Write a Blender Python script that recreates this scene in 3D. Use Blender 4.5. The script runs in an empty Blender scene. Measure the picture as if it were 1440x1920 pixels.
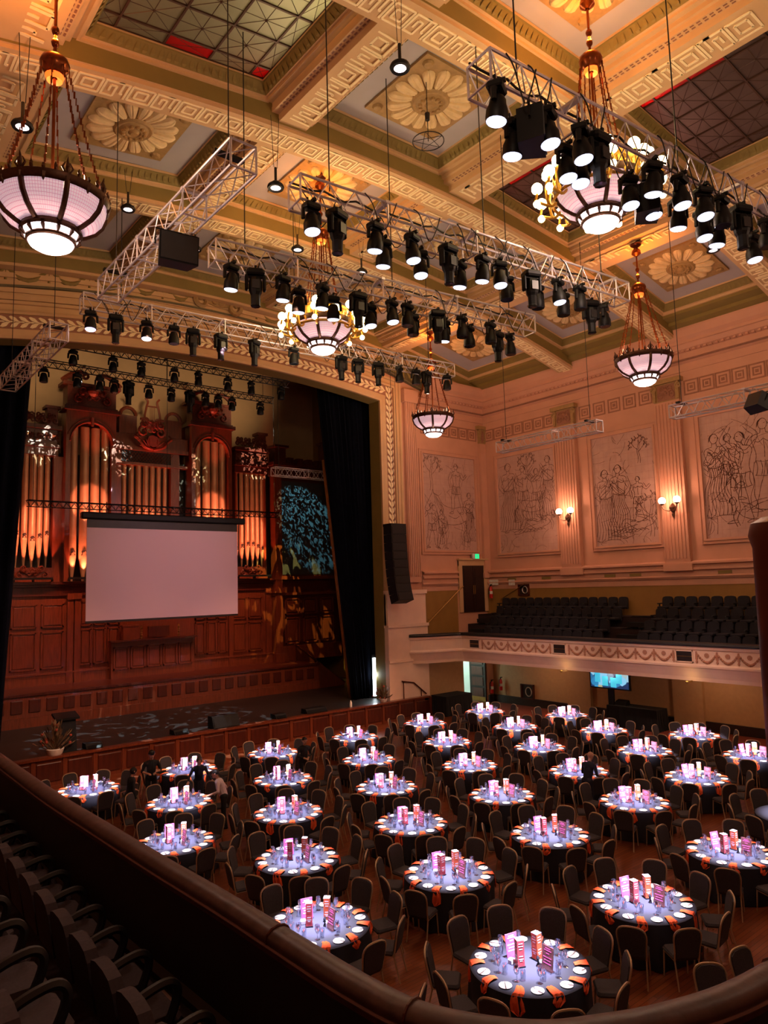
import bpy, bmesh, math, random
from math import sin, cos, pi, radians, atan2, sqrt, hypot
from mathutils import Vector, Matrix
random.seed(7)
scene = bpy.context.scene
COL = scene.collection

# ------------------------------------------------------------------ camera
EYE = Vector((0.0, 0.0, 6.7))
FPX = 1336.0
_ex = Vector((1629, 94, FPX)).normalized()
_ey = Vector((-1105, 172, FPX)); _ey = (_ey - _ex * _ex.dot(_ey)).normalized()
_ez = _ex.cross(_ey)
RIGHT = Vector((_ex[0], _ey[0], _ez[0])); DOWN = Vector((_ex[1], _ey[1], _ez[1])); FWD = Vector((_ex[2], _ey[2], _ez[2]))
cam_data = bpy.data.cameras.new('camera'); cam = bpy.data.objects.new('camera', cam_data); COL.objects.link(cam)
cam_data.sensor_fit = 'VERTICAL'; cam_data.sensor_height = 36.0; cam_data.lens = FPX / 1920 * 36.0
cam_data.clip_start = 0.05; cam_data.clip_end = 300
cam.matrix_world = Matrix(((RIGHT[0], -DOWN[0], -FWD[0], EYE[0]), (RIGHT[1], -DOWN[1], -FWD[1], EYE[1]), (RIGHT[2], -DOWN[2], -FWD[2], EYE[2]), (0, 0, 0, 1)))
scene.camera = cam

def ray(px, py):
    return RIGHT * ((px - 720) / FPX) + DOWN * ((py - 960) / FPX) + FWD
def atz(px, py, z): r = ray(px, py); return EYE + r * ((z - EYE.z) / r.z)
def aty(px, py, y): r = ray(px, py); return EYE + r * (y / r.y)
def atx(px, py, x): r = ray(px, py); return EYE + r * (x / r.x)
def proj(p):
    q = Vector(p) - EYE; d = q.dot(FWD)
    return 720 + FPX * q.dot(RIGHT) / d, 960 + FPX * q.dot(DOWN) / d

# ------------------------------------------------------------------ world, exposure
world = bpy.data.worlds.new('world'); scene.world = world; world.use_nodes = True
world.node_tree.nodes['Background'].inputs[0].default_value = (1.0, 0.62, 0.42, 1)
world.node_tree.nodes['Background'].inputs[1].default_value = 0.012
cy = scene.cycles; cy.max_bounces = 4; cy.diffuse_bounces = 2; cy.glossy_bounces = 2; cy.transmission_bounces = 3; cy.transparent_max_bounces = 6; cy.caustics_reflective = False; cy.caustics_refractive = False; cy.use_adaptive_sampling = True; cy.adaptive_threshold = .05
scene.view_settings.view_transform = 'Standard'; scene.view_settings.look = 'None'
scene.view_settings.exposure = 0.0; scene.view_settings.gamma = 1.0; scene.view_settings.use_curve_mapping = False

def lamp(name, kind, loc, power, color, size=0.1, target=None, angle=None, blend=0.5):
    d = bpy.data.lights.new(name, kind); d.energy = power; d.color = color
    o = bpy.data.objects.new(name, d); COL.objects.link(o); o.location = loc
    if kind == 'AREA': d.size = size
    else: d.shadow_soft_size = size
    if kind == 'SPOT': d.spot_size = radians(angle); d.spot_blend = blend
    if target is not None: o.rotation_euler = (Vector(target) - Vector(loc)).to_track_quat('-Z', 'Y').to_euler()
    return o

# ------------------------------------------------------------------ materials
def lin(c):
    return tuple((v / 12.92 if v <= .04045 else ((v + .055) / 1.055) ** 2.4) for v in c)
def C8(r, g, b): return lin((r / 255, g / 255, b / 255))
M = {}
def mat(name, col, rough=.6, metal=0., var=.12, scale=6., bump=0., emit=0., ecol=None, stretch=None, spec=.5, col2=None, coat=0.):
    m = bpy.data.materials.new(name); m.use_nodes = True; nt = m.node_tree; b = nt.nodes['Principled BSDF']
    b.inputs['Roughness'].default_value = rough; b.inputs['Metallic'].default_value = metal
    b.inputs['Specular IOR Level'].default_value = spec; b.inputs['Coat Weight'].default_value = coat
    tc = nt.nodes.new('ShaderNodeTexCoord'); mp = nt.nodes.new('ShaderNodeMapping'); nz = nt.nodes.new('ShaderNodeTexNoise')
    if stretch: mp.inputs['Scale'].default_value = stretch
    nt.links.new(tc.outputs['Object'], mp.inputs['Vector']); nt.links.new(mp.outputs['Vector'], nz.inputs['Vector'])
    nz.inputs['Scale'].default_value = scale; nz.inputs['Detail'].default_value = 4
    rp = nt.nodes.new('ShaderNodeValToRGB')
    a = tuple(max(0, v * (1 - var)) for v in col); c = col2 or tuple(min(1, v * (1 + var)) for v in col)
    rp.color_ramp.elements[0].position = .3; rp.color_ramp.elements[1].position = .7
    rp.color_ramp.elements[0].color = (*a, 1); rp.color_ramp.elements[1].color = (*c, 1)
    nt.links.new(nz.outputs['Fac'], rp.inputs['Fac']); nt.links.new(rp.outputs['Color'], b.inputs['Base Color'])
    if bump:
        bp = nt.nodes.new('ShaderNodeBump'); bp.inputs['Strength'].default_value = bump; bp.inputs['Distance'].default_value = .02
        nt.links.new(nz.outputs['Fac'], bp.inputs['Height']); nt.links.new(bp.outputs['Normal'], b.inputs['Normal'])
    if emit:
        b.inputs['Emission Color'].default_value = (*(ecol or col), 1); b.inputs['Emission Strength'].default_value = emit
    M[name] = m; return m
CREAM = C8(236, 205, 158)
mat('cream_plaster', C8(206, 168, 124), .75, var=.05, scale=1.5)
mat('wall_paint', C8(206, 153, 126), .75, var=.05, scale=1.2)
mat('cream_relief', C8(246, 224, 180), .7, var=.05)
mat('olive_paint', C8(134, 114, 58), .7, var=.06, scale=2)
mat('gold_paint', C8(164, 130, 82), .6, var=.12, scale=8)
mat('coffer_blue', C8(176, 168, 172), .75, var=.05, scale=1)
mat('rosette_paint', C8(224, 194, 146), .7, var=.12, scale=5)
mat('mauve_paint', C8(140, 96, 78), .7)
mat('frieze_brown', C8(158, 108, 84), .75)
mat('fresco_ground', C8(194, 156, 142), .8, var=.07, scale=3)
mat('fresco_line', C8(112, 76, 64), .85)
mat('tile_joint', C8(176, 130, 114), .85)
mat('frieze_olive', C8(98, 88, 60), .7, var=.15, scale=6)
mat('dado_ochre', C8(150, 112, 52), .6, var=.08, scale=2)
mat('balcony_cream', C8(246, 214, 192), .55, var=.04, scale=2)
mat('festoon_paint', C8(186, 132, 106), .7, var=.15, scale=20)
mat('lower_wall', C8(190, 150, 108), .7, var=.05)
mat('skirting_dark', C8(46, 34, 30), .4)
mat('mahogany', C8(114, 54, 31), .32, var=.3, scale=3, stretch=(6, 6, .6), coat=.3)
mat('mahogany_dark', C8(78, 30, 18), .35, var=.3, scale=3, stretch=(6, 6, .6), coat=.2)
mat('carved_wood', C8(104, 44, 24), .45, var=.3, scale=12)
mat('stage_black', C8(38, 32, 30), .42, var=.2, scale=3)
mat('pipe_metal', C8(176, 146, 112), .42, metal=.3, var=.08, scale=3)
mat('pipe_foot', C8(150, 128, 104), .4, metal=.7)
mat('black_cloth', C8(14, 14, 18), .9, var=.2, scale=30)
mat('navy_velvet', C8(10, 13, 24), .95, var=.3, scale=4, spec=.08)
mat('grille_panel', C8(66, 68, 70), .6)
mat('curtain_gold', C8(150, 96, 40), .5, var=.35, scale=6, stretch=(3, 3, .5))
mat('table_cloth', C8(34, 34, 44), .75, var=.08, scale=40)
mat('chair_fabric', C8(64, 58, 62), .85, var=.25, scale=60)
mat('chair_metal', C8(196, 168, 136), .4, metal=.35, var=.05)
mat('napkin_orange', C8(232, 84, 24), .7, var=.12, scale=20)
mat('china', C8(246, 238, 230), .18, var=.02)
mat('steel', C8(200, 198, 195), .25, metal=.9, var=.04)
mat('print_pink', C8(224, 84, 84), .5, var=.25, scale=22)
mat('print_orange', C8(226, 98, 52), .5, var=.3, scale=22)
mat('print_white', C8(250, 242, 238), .5, var=.02)
mat('print_purple', C8(190, 86, 130), .5, var=.3, scale=14)
mat('print_dark', C8(96, 52, 48), .5, var=.5, scale=18)
mat('truss_alu', C8(208, 198, 204), .38, metal=.35, var=.06)
mat('truss_black', C8(26, 22, 22), .45, metal=.3)
mat('fixture_black', C8(14, 14, 16), .5, var=.15, scale=8, spec=.25)
mat('fixture_grey', C8(34, 34, 37), .4, var=.1)
mat('lens_lit', (1, 1, 1), .3, emit=1.6, ecol=(.72, .74, 1.0))
mat('led_lit', (1, 1, 1), .3, emit=14, ecol=(.95, .95, 1.0))
mat('lens_violet', (1, 1, 1), .3, emit=3.0, ecol=(.7, .5, 1.0))
mat('lens_dark', C8(60, 70, 84), .1, var=.2)
mat('cable_black', C8(16, 14, 14), .6)
mat('bronze', C8(74, 48, 34), .42, metal=.7, var=.25, scale=14)
mat('gilt', C8(190, 140, 56), .34, metal=.85, var=.2, scale=14)
mat('copper', C8(132, 68, 36), .28, metal=.9, var=.15)
mat('bowl_glass', C8(220, 196, 200), .4, emit=.5, ecol=C8(255, 214, 224), var=.03)
mat('bowl_bright', (1, .96, .96), .4, emit=3.2, ecol=C8(255, 232, 236), var=.0)
mat('globe_glow', (1, .95, .8), .4, emit=14.0, ecol=C8(255, 226, 160), var=0)
mat('lantern_glow', (1, .4, .1), .4, emit=1.7, ecol=C8(255, 84, 16), var=0)
mat('sconce_glow', (1, .9, .85), .4, emit=9, ecol=C8(255, 196, 160), var=0)
mat('rail_leather', C8(80, 54, 49), .42, var=.3, scale=9, bump=.25)
mat('parapet_dark', C8(30, 20, 18), .6)
mat('seat_fabric', C8(21, 19, 28), .85, var=.2, scale=40)
mat('seat_left', C8(56, 42, 48), .8, var=.25, scale=50)
mat('seat_black', C8(22, 20, 22), .5)
mat('carpet', C8(44, 26, 26), .95, var=.25, scale=30)
mat('carpet_orange', C8(122, 48, 26), .9, var=.15, scale=10)
mat('brass', C8(176, 140, 80), .35, metal=.9)
mat('screen_fabric', C8(232, 200, 210), .9, var=.01, scale=.4)
mat('skin', C8(196, 148, 122), .55, var=.06)
mat('hair_black', C8(20, 16, 15), .5)
mat('cloth_black', C8(22, 22, 25), .85, var=.2)
mat('cloth_white', C8(222, 200, 204), .8, var=.04)
mat('cloth_navy', C8(24, 26, 44), .8, var=.15)
mat('red_paint', C8(190, 26, 20), .35)
mat('white_paint', C8(225, 222, 214), .5)
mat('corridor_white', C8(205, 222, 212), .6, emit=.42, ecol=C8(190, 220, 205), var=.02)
mat('exit_green', (.0, .5, .2), .4, emit=1.6, ecol=C8(20, 200, 120), var=0)
mat('door_wood', C8(42, 24, 20), .4, var=.2, scale=5, stretch=(6, 6, .6))
mat('post_wood', C8(112, 54, 30), .42, var=.2, scale=4, coat=.1)
mat('rail_highlight', C8(112, 74, 68), .35)  # paler than the leather: a highlight put into the colour
mat('leaf_green', C8(112, 88, 62), .6, var=.4, scale=20)
mat('flower_red', C8(164, 70, 52), .6, var=.3, scale=20)
mat('strip_light', (1, 1, 1), .4, emit=5, ecol=(.8, .95, 1), var=0)
def glassy(name, tint, gl):
    m = bpy.data.materials.new(name); m.use_nodes = True; nt = m.node_tree; nt.nodes.clear()
    o = nt.nodes.new('ShaderNodeOutputMaterial'); mx = nt.nodes.new('ShaderNodeMixShader'); t = nt.nodes.new('ShaderNodeBsdfTransparent'); g = nt.nodes.new('ShaderNodeBsdfGlossy')
    nz = nt.nodes.new('ShaderNodeTexNoise'); nz.inputs['Scale'].default_value = 3
    mm = nt.nodes.new('ShaderNodeMath'); mm.operation = 'MULTIPLY_ADD'; mm.inputs[1].default_value = .1; mm.inputs[2].default_value = gl
    nt.links.new(nz.outputs['Fac'], mm.inputs[0]); nt.links.new(mm.outputs[0], mx.inputs[0])
    t.inputs[0].default_value = (*tint, 1); g.inputs['Roughness'].default_value = .12; g.inputs[0].default_value = (.9, .92, 1, 1)
    nt.links.new(t.outputs[0], mx.inputs[1]); nt.links.new(g.outputs[0], mx.inputs[2]); nt.links.new(mx.outputs[0], o.inputs[0]); M[name] = m
glassy('wine_glass', (.82, .86, .98), .48)
def floor_mat():
    m = bpy.data.materials.new('timber_floor'); m.use_nodes = True; nt = m.node_tree; b = nt.nodes['Principled BSDF']
    tc = nt.nodes.new('ShaderNodeTexCoord'); br = nt.nodes.new('ShaderNodeTexBrick')
    br.inputs['Scale'].default_value = 1; br.inputs['Brick Width'].default_value = 2.2; br.inputs['Row Height'].default_value = .09
    br.inputs['Mortar Size'].default_value = .004; br.inputs['Mortar Smooth'].default_value = .3; br.inputs['Bias'].default_value = 0
    br.inputs['Color1'].default_value = (*C8(158, 84, 46), 1); br.inputs['Color2'].default_value = (*C8(128, 62, 34), 1); br.inputs['Mortar'].default_value = (*C8(50, 22, 12), 1)
    nt.links.new(tc.outputs['Object'], br.inputs['Vector'])
    nz = nt.nodes.new('ShaderNodeTexNoise'); nz.inputs['Scale'].default_value = .7; nz.inputs['Detail'].default_value = 6
    nt.links.new(tc.outputs['Object'], nz.inputs['Vector'])
    mx = nt.nodes.new('ShaderNodeMixRGB'); mx.blend_type = 'MULTIPLY'; mx.inputs[0].default_value = .35
    nt.links.new(br.outputs['Color'], mx.inputs[1]); nt.links.new(nz.outputs['Fac'], mx.inputs[2]); nt.links.new(mx.outputs[0], b.inputs['Base Color'])
    b.inputs['Roughness'].default_value = .38; M['timber_floor'] = m
floor_mat()
def bowl_mat():   # frosted glass bowl with a fine leaded grid
    m = M['bowl_glass']; nt = m.node_tree; b = nt.nodes['Principled BSDF']
    tc = nt.nodes.new('ShaderNodeTexCoord'); ck = nt.nodes.new('ShaderNodeTexBrick')
    ck.inputs['Scale'].default_value = 1; ck.inputs['Brick Width'].default_value = .05; ck.inputs['Row Height'].default_value = .05; ck.offset = 0; ck.inputs['Mortar Size'].default_value = .004
    ck.inputs['Color1'].default_value = ck.inputs['Color2'].default_value = (*C8(255, 214, 226), 1); ck.inputs['Mortar'].default_value = (*C8(205, 160, 176), 1)
    sx = nt.nodes.new('ShaderNodeSeparateXYZ'); cx = nt.nodes.new('ShaderNodeCombineXYZ'); at = nt.nodes.new('ShaderNodeMath'); at.operation = 'ARCTAN2'
    nt.links.new(tc.outputs['Object'], sx.inputs[0]); nt.links.new(sx.outputs[0], at.inputs[0]); nt.links.new(sx.outputs[1], at.inputs[1])
    nt.links.new(at.outputs[0], cx.inputs[0]); nt.links.new(sx.outputs[2], cx.inputs[1]); nt.links.new(cx.outputs[0], ck.inputs['Vector'])
    nt.links.new(ck.outputs['Color'], b.inputs['Emission Color']); nt.links.new(ck.outputs['Color'], b.inputs['Base Color'])
bowl_mat()

# ------------------------------------------------------------------ mesh helpers
class MB:
    def __init__(s): s.v = []; s.f = []; s.mi = []; s.m = 0
    def add(s, vs, fs):
        o = len(s.v); s.v += [tuple(p) for p in vs]
        for f in fs: s.f.append([o + i for i in f]); s.mi.append(s.m)
        return s
    def hexa(s, p): return s.add(p, [(0, 3, 2, 1), (4, 5, 6, 7), (0, 1, 5, 4), (1, 2, 6, 5), (2, 3, 7, 6), (3, 0, 4, 7)])
    def box(s, x0, x1, y0, y1, z0, z1):
        return s.hexa([(x0, y0, z0), (x1, y0, z0), (x1, y1, z0), (x0, y1, z0), (x0, y0, z1), (x1, y0, z1), (x1, y1, z1), (x0, y1, z1)])
    def cbox(s, c, d, R=None):
        P = []
        for z in (-.5, .5):
            for x, y in ((-.5, -.5), (.5, -.5), (.5, .5), (-.5, .5)):
                v = Vector((x * d[0], y * d[1], z * d[2])); v = (R @ v) if R else v; P.append(Vector(c) + v)
        return s.hexa(P)
    def bevbox(s, x0, x1, y0, y1, z0, z1, b):
        # box with its four vertical and its top edges chamfered
        r = lambda i, z: [(x0 + i + b, y0 + i, z), (x1 - i - b, y0 + i, z), (x1 - i, y0 + i + b, z), (x1 - i, y1 - i - b, z), (x1 - i - b, y1 - i, z), (x0 + i + b, y1 - i, z), (x0 + i, y1 - i - b, z), (x0 + i, y0 + i + b, z)]
        vs = r(b * .6, z0) + r(0, z0 + b) + r(0, z1 - b) + r(b * .6, z1); n = 8; fs = [tuple(range(7, -1, -1)), tuple(range(24, 32))]
        for k in range(3):
            for i in range(n): j = (i + 1) % n; fs.append((k * n + i, k * n + j, k * n + n + j, k * n + n + i))
        return s.add(vs, fs)
    def tube(s, a, b, r, n=6, r2=None, caps=True):
        a = Vector(a); b = Vector(b); d = (b - a)
        if d.length < 1e-6: return s
        q = d.to_track_quat('Z', 'Y'); r2 = r if r2 is None else r2; vs = []
        for p, rr in ((a, r), (b, r2)):
            for i in range(n): t = 2 * pi * i / n; vs.append(p + q @ Vector((cos(t) * rr, sin(t) * rr, 0)))
        fs = [(i, (i + 1) % n, n + (i + 1) % n, n + i) for i in range(n)]
        if caps: fs += [tuple(range(n - 1, -1, -1)), tuple(range(n, 2 * n))]
        return s.add(vs, fs)
    def path(s, pts, r, n=6, closed=False, flat=1.0):
        pts = [Vector(p) for p in pts]; N = len(pts); vs = []; fs = []; up = None
        for k in range(N):
            if closed: d = pts[(k + 1) % N] - pts[k - 1]
            else: d = pts[min(k + 1, N - 1)] - pts[max(k - 1, 0)]
            if d.length < 1e-9: d = Vector((0, 0, 1))
            d.normalize()
            if up is None:
                up = Vector((0, 0, 1)) if abs(d.z) < .9 else Vector((1, 0, 0))
            x = up.cross(d)
            if x.length < 1e-4: x = Vector((1, 0, 0)).cross(d)
            x.normalize(); y = d.cross(x); up = y
            rr = r[k] if isinstance(r, (list, tuple)) else r
            for i in range(n): t = 2 * pi * i / n; vs.append(pts[k] + x * cos(t) * rr + y * sin(t) * rr * flat)
        for k in range(N if closed else N - 1):
            a = k * n; b = ((k + 1) % N) * n
            for i in range(n): j = (i + 1) % n; fs.append((a + i, a + j, b + j, b + i))
        if not closed: fs += [tuple(range(n - 1, -1, -1)), tuple(range((N - 1) * n, N * n))]
        return s.add(vs, fs)
    def lathe(s, prof, n=16, c=(0, 0, 0), a0=0., a1=2 * pi):
        full = abs(a1 - a0 - 2 * pi) < 1e-6; m = n if full else n + 1; vs = []; fs = []
        for r, z in prof:
            for i in range(m): t = a0 + (a1 - a0) * i / n; vs.append((c[0] + r * cos(t), c[1] + r * sin(t), c[2] + z))
        for k in range(len(prof) - 1):
            for i in range(n):
                j = (i + 1) % m; fs.append((k * m + i, k * m + j, (k + 1) * m + j, (k + 1) * m + i))
        return s.add(vs, fs)
    def ball(s, c, r, n=10, k=6, sz=1.):
        return s.lathe([(max(1e-4, r * sin(pi * i / k)), -r * sz * cos(pi * i / k)) for i in range(k + 1)], n, c)
    def prism(s, poly, fn, d0, d1):
        # poly: 2-D outline; fn(u, v, d) -> 3-D; a slab from depth d0 to d1
        n = len(poly); vs = [fn(u, v, d0) for u, v in poly] + [fn(u, v, d1) for u, v in poly]
        return s.add(vs, [tuple(range(n)), tuple(range(2 * n - 1, n - 1, -1))] + [(i, (i + 1) % n, n + (i + 1) % n, n + i) for i in range(n)])
    def strip(s, A, B):
        n = len(A); return s.add(list(A) + list(B), [(i, i + 1, n + i + 1, n + i) for i in range(n - 1)])
    def grid(s, rows):
        n = len(rows[0]); vs = [p for r in rows for p in r]
        return s.add(vs, [(k * n + i, k * n + i + 1, (k + 1) * n + i + 1, (k + 1) * n + i) for k in range(len(rows) - 1) for i in range(n - 1)])
    def mesh(s, name, mats, smooth=False):
        me = bpy.data.meshes.new(name); me.from_pydata(s.v, [], s.f)
        for m in (mats if isinstance(mats, (list, tuple)) else [mats]): me.materials.append(M[m])
        if any(s.mi): me.polygons.foreach_set('material_index', s.mi)
        if smooth: me.polygons.foreach_set('use_smooth', [True] * len(s.f))
        bm = bmesh.new(); bm.from_mesh(me); bmesh.ops.recalc_face_normals(bm, faces=bm.faces); bm.to_mesh(me); bm.free()
        if smooth:
            try: me.set_sharp_from_angle(angle=radians(42))
            except Exception: pass
        me.update(); return me
    def build(s, name, mats, parent=None, smooth=False, loc=(0, 0, 0), rz=0):
        return put(name, s.mesh(name, mats, smooth), parent, loc, (0, 0, rz))
def put(name, me, parent=None, loc=(0, 0, 0), rot=(0, 0, 0), scale=None):
    o = bpy.data.objects.new(name, me); COL.objects.link(o); o.parent = parent; o.location = loc; o.rotation_euler = rot
    if scale: o.scale = scale
    return o
def tag(o, label=None, cat=None, group=None, kind=None):
    if label: o['label'] = label
    if cat: o['category'] = cat
    if group: o['group'] = group
    if kind: o['kind'] = kind
    return o
def thing(name, label, cat, loc=(0, 0, 0), rz=0., group=None, rot=None):
    o = put(name, None, None, loc, rot or (0, 0, rz)); o.empty_display_size = .1
    return tag(o, label, cat, group)
def struct(o, label=None, cat=None): return tag(o, label, cat, kind='structure')
def inst(parts, root):          # parts: (name, mesh[, loc, rot, [sub-parts]])
    for p in parts:
        o = put(p[0], p[1], root, p[2] if len(p) > 2 else (0, 0, 0), p[3] if len(p) > 3 else (0, 0, 0))
        if len(p) > 4: inst(p[4], o)
    return root
ORD = ['first', 'second', 'third', 'fourth', 'fifth', 'sixth', 'seventh', 'eighth', 'ninth', 'tenth', 'eleventh', 'twelfth', 'thirteenth', 'fourteenth', 'fifteenth', 'sixteenth', 'seventeenth', 'eighteenth', 'nineteenth', 'twentieth']
def arc(cx, cz, r, a0, a1, n): return [(cx + r * cos(radians(a0 + (a1 - a0) * i / n)), cz + r * sin(radians(a0 + (a1 - a0) * i / n))) for i in range(n + 1)]
def smooth_line(P, k=5):
    out = []; n = len(P)
    for i in range(n - 1):
        p0 = P[max(i - 1, 0)]; p1 = P[i]; p2 = P[i + 1]; p3 = P[min(i + 2, n - 1)]
        for j in range(k):
            t = j / k; out.append(tuple(.5 * (2 * p1[c] + (p2[c] - p0[c]) * t + (2 * p0[c] - 5 * p1[c] + 4 * p2[c] - p3[c]) * t * t + (3 * p1[c] - p0[c] - 3 * p2[c] + p3[c]) * t ** 3) for c in range(len(p1))))
    return out + [tuple(P[-1])]
def spiral(cx, cz, r, a0, turns, n=16, flip=1):
    return [(cx + flip * r * (1 - .82 * i / n) * cos(a0 + turns * 2 * pi * i / n), cz + r * (1 - .82 * i / n) * sin(a0 + turns * 2 * pi * i / n)) for i in range(n + 1)]
def carving(mb, fn, w, h, r=.05, seed=0):
    # symmetrical carved scrollwork filling a w x h field, fn(u, v, d) -> 3-D
    rnd = random.Random(seed)
    for sg in (-1, 1):
        for (cu, cv, rr, a, t) in ((.2, .3, .17, -1.2, 1.1), (.3, -.18, .2, 1.4, -1.2), (.08, -.1, .14, .2, 1.)):
            pts = spiral(cu * w, cv * h, rr * min(w, h) * 1.25, a, t, 14); mb.path([fn(sg * u, v, .03 + r * .5) for u, v in pts], [r * (1.1 - .6 * i / 14) for i in range(15)], 5)
        for k in range(5):
            a = radians(20 + 32 * k); L = .3 * min(w, h)
            p = [(sg * (.16 * w + cos(a) * L * j / 4), (.05 * h + sin(a) * L * j / 4 * .9)) for j in range(5)]
            mb.path([fn(u, v, .05) for u, v in p], [r * (.5 + .9 * sin(pi * j / 4)) for j in range(5)], 5)
    mb.ball(fn(0, .02 * h, .05), r * 2.2, 8, 5)
    for k in range(7):
        a = radians(30 + 20 * k); mb.path([fn(0, .05 * h, .04), fn(cos(a) * .13 * h, .05 * h + sin(a) * .2 * h, .07), fn(cos(a) * .18 * h, .05 * h + sin(a) * .36 * h, .03)], [r * .5, r * 1.1, r * .3], 5)
def sweep(mb, path, prof, closed=False):
    # path: list of (point, outward, up) frames; prof: (a, b) offsets along outward / up
    rows = [[Vector(p) + Vector(o) * a + Vector(u) * b for p, o, u in path] for a, b in prof]
    return mb.grid([r + ([r[0]] if closed else []) for r in rows])
# ================================================================== THE ROOM
XR, YE = 31.3, 28.4            # right wall, end (proscenium) wall
def zs(x): return 19.5 - .008 * (x - 15) ** 2
def za(x): return 17.0 - .0085 * (x - 15.3) ** 2    # proscenium arch
JL, JR = 5.0, 23.3
def xm(m, name): return m.build(name[0], name[1])

floor = struct(MB().box(-5, XR + .3, -6, 30.9, -.3, 0).build('floor', 'timber_floor'), 'polished brown timber floor of the hall', 'floor')
MB().box(27.0, XR - .02, 2, 27.6, 0, .012).build('carpet_strip', 'carpet_orange', floor)

# ---- Greek key helper: rectangles (s0, s1, t0, t1) in a unit of length 2 and height 1
def key_rects():
    w = .085; R = []
    def H(a, b, t): R.append((a, b, t - w / 2, t + w / 2))
    def V(s, a, b): R.append((s - w / 2, s + w / 2, a, b))
    # square in square
    for i in (.0, .22):
        H(.06 + i, .94 - i, .06 + i); H(.06 + i, .94 - i, .94 - i); V(.06 + i, .06 + i, .94 - i); V(.94 - i, .06 + i, .94 - i)
    # meander
    V(1.06, .02, .98); H(1.06, 1.5, .94); V(1.5, .3, .94); H(1.28, 1.5, .3); V(1.28, .3, .66)
    V(1.94, .02, .98); H(1.5, 1.94, .06); V(1.72, .06, .7); H(1.72, 1.82, .7)
    H(1.06, 1.72, .06)
    return R
KEY = key_rects()
def key_strip(mb, fn, s0, s1, width, up):
    n = max(1, round((s1 - s0) / (2 * width))); k = (s1 - s0) / n / 2
    for i in range(n):
        for a, b, c, d in KEY:
            P = [(s0 + (2 * i + a) * k, (c - .5) * width), (s0 + (2 * i + b) * k, (c - .5) * width), (s0 + (2 * i + b) * k, (d - .5) * width), (s0 + (2 * i + a) * k, (d - .5) * width)]
            mb.hexa([fn(s, t, 0) for s, t in P] + [fn(s, t, up) for s, t in P])

ceiling = struct(put('ceiling', None, None, (15, 14, 19.5)), 'coffered cream and olive plaster ceiling with fret beams', 'ceiling')
def cput(name, mb, mats, parent=None, smooth=False):
    o = mb.build(name, mats, None, smooth); o.parent = parent or ceiling
    o.matrix_parent_inverse = Matrix.Translation(-Vector((15, 14, 19.5))) if parent is None else Matrix.Identity(4)
    return o
YB = [5.3, 10.8, 16.2, 21.7]
XC = [(-2.9, 2.1), (4.36, 9.3), (10.86, 15.7), (17.76, 22.6), (24.66, 29.5)]
BAYS = [(-.2, 4.8), (5.8, 10.3), (11.3, 15.7), (16.7, 21.2), (22.2, 27.7)]
xs = [-5 + 36.3 * i / 48 for i in range(49)]
for yb in YB + [28.1]:
    hw = .5 if yb < 28 else .4
    m = MB(); prof = [(-hw, 1.0), (-hw, .10), (-hw + .05, .10), (-hw + .05, 0), (hw - .05, 0), (hw - .05, .10), (hw, .10), (hw, 1.0)]
    m.m = 0; m.grid([[(x, yb + a, zs(x) + b) for x in xs] for a, b in prof[1:7]])
    m.m = 1; m.grid([[(x, yb + a, zs(x) + b) for x in xs] for a, b in prof[0:2]]); m.grid([[(x, yb + a, zs(x) + b) for x in xs] for a, b in prof[6:8]])
    b = cput('cross_beam', m, ['cream_plaster', 'olive_paint'])
    if yb < 28:
        k = MB(); key_strip(k, lambda s, t, d: (s, yb + t, zs(s) - d), -3, 30.6, .62, .022); cput('fret_relief', k, 'cream_relief', b)
# longitudinal beams between the coffers
GAPS = [(2.1, 4.36), (9.3, 10.86), (15.7, 17.76), (22.6, 24.66), (29.5, 31.3), (-5, -2.9)]
for bi, (y0, y1) in enumerate(BAYS):
    for g, (x0, x1) in enumerate(GAPS):
        xm_ = (x0 + x1) / 2; w = (x1 - x0) / 2; m = MB(); c = min(.62, w * .56)
        if g < 4:
            P = [(-w, .95), (-w, .62), (-w + .14, .62), (-w + .14, .5), (-c - .22, .5), (-c - .22, .36), (-c, .36), (-c, .16), (c, .16), (c, .36), (c + .22, .36), (c + .22, .5), (w - .14, .5), (w - .14, .62), (w, .62), (w, .95)]
        else: P = [(-w, .95), (-w, .45), (-w * .5, .45), (-w * .5, .3), (w, .3)]
        m.grid([[(xm_ + a, y, zs(xm_ + a) + b) for y in (y0 - .02, y1 + .02)] for a, b in P])
        b = cput('long_beam', m, 'cream_plaster' if g < 4 else 'olive_paint')
        if g < 4 and bi > 0:
            k = MB(); key_strip(k, lambda s, t, d: (xm_ + t, s, zs(xm_) + .16 - d), y0 + .25, y1 - .25, min(.78, c * 1.7), .022)
            cput('fret_relief', k, 'cream_relief', b)
            k = MB()      # perforated grille strips beside the fret
            for sg in (-1, 1):
                u = xm_ + sg * (c + .11)
                for j in range(int((y1 - y0 - .5) / .16)):
                    yy = y0 + .3 + j * .16
                    for e in (-.045, .045): k.box(u + e - .022, u + e + .022, yy, yy + .09, zs(u) + .352, zs(u) + .37)
            cput('vent_slots', k, 'mauve_paint', b)
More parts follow.
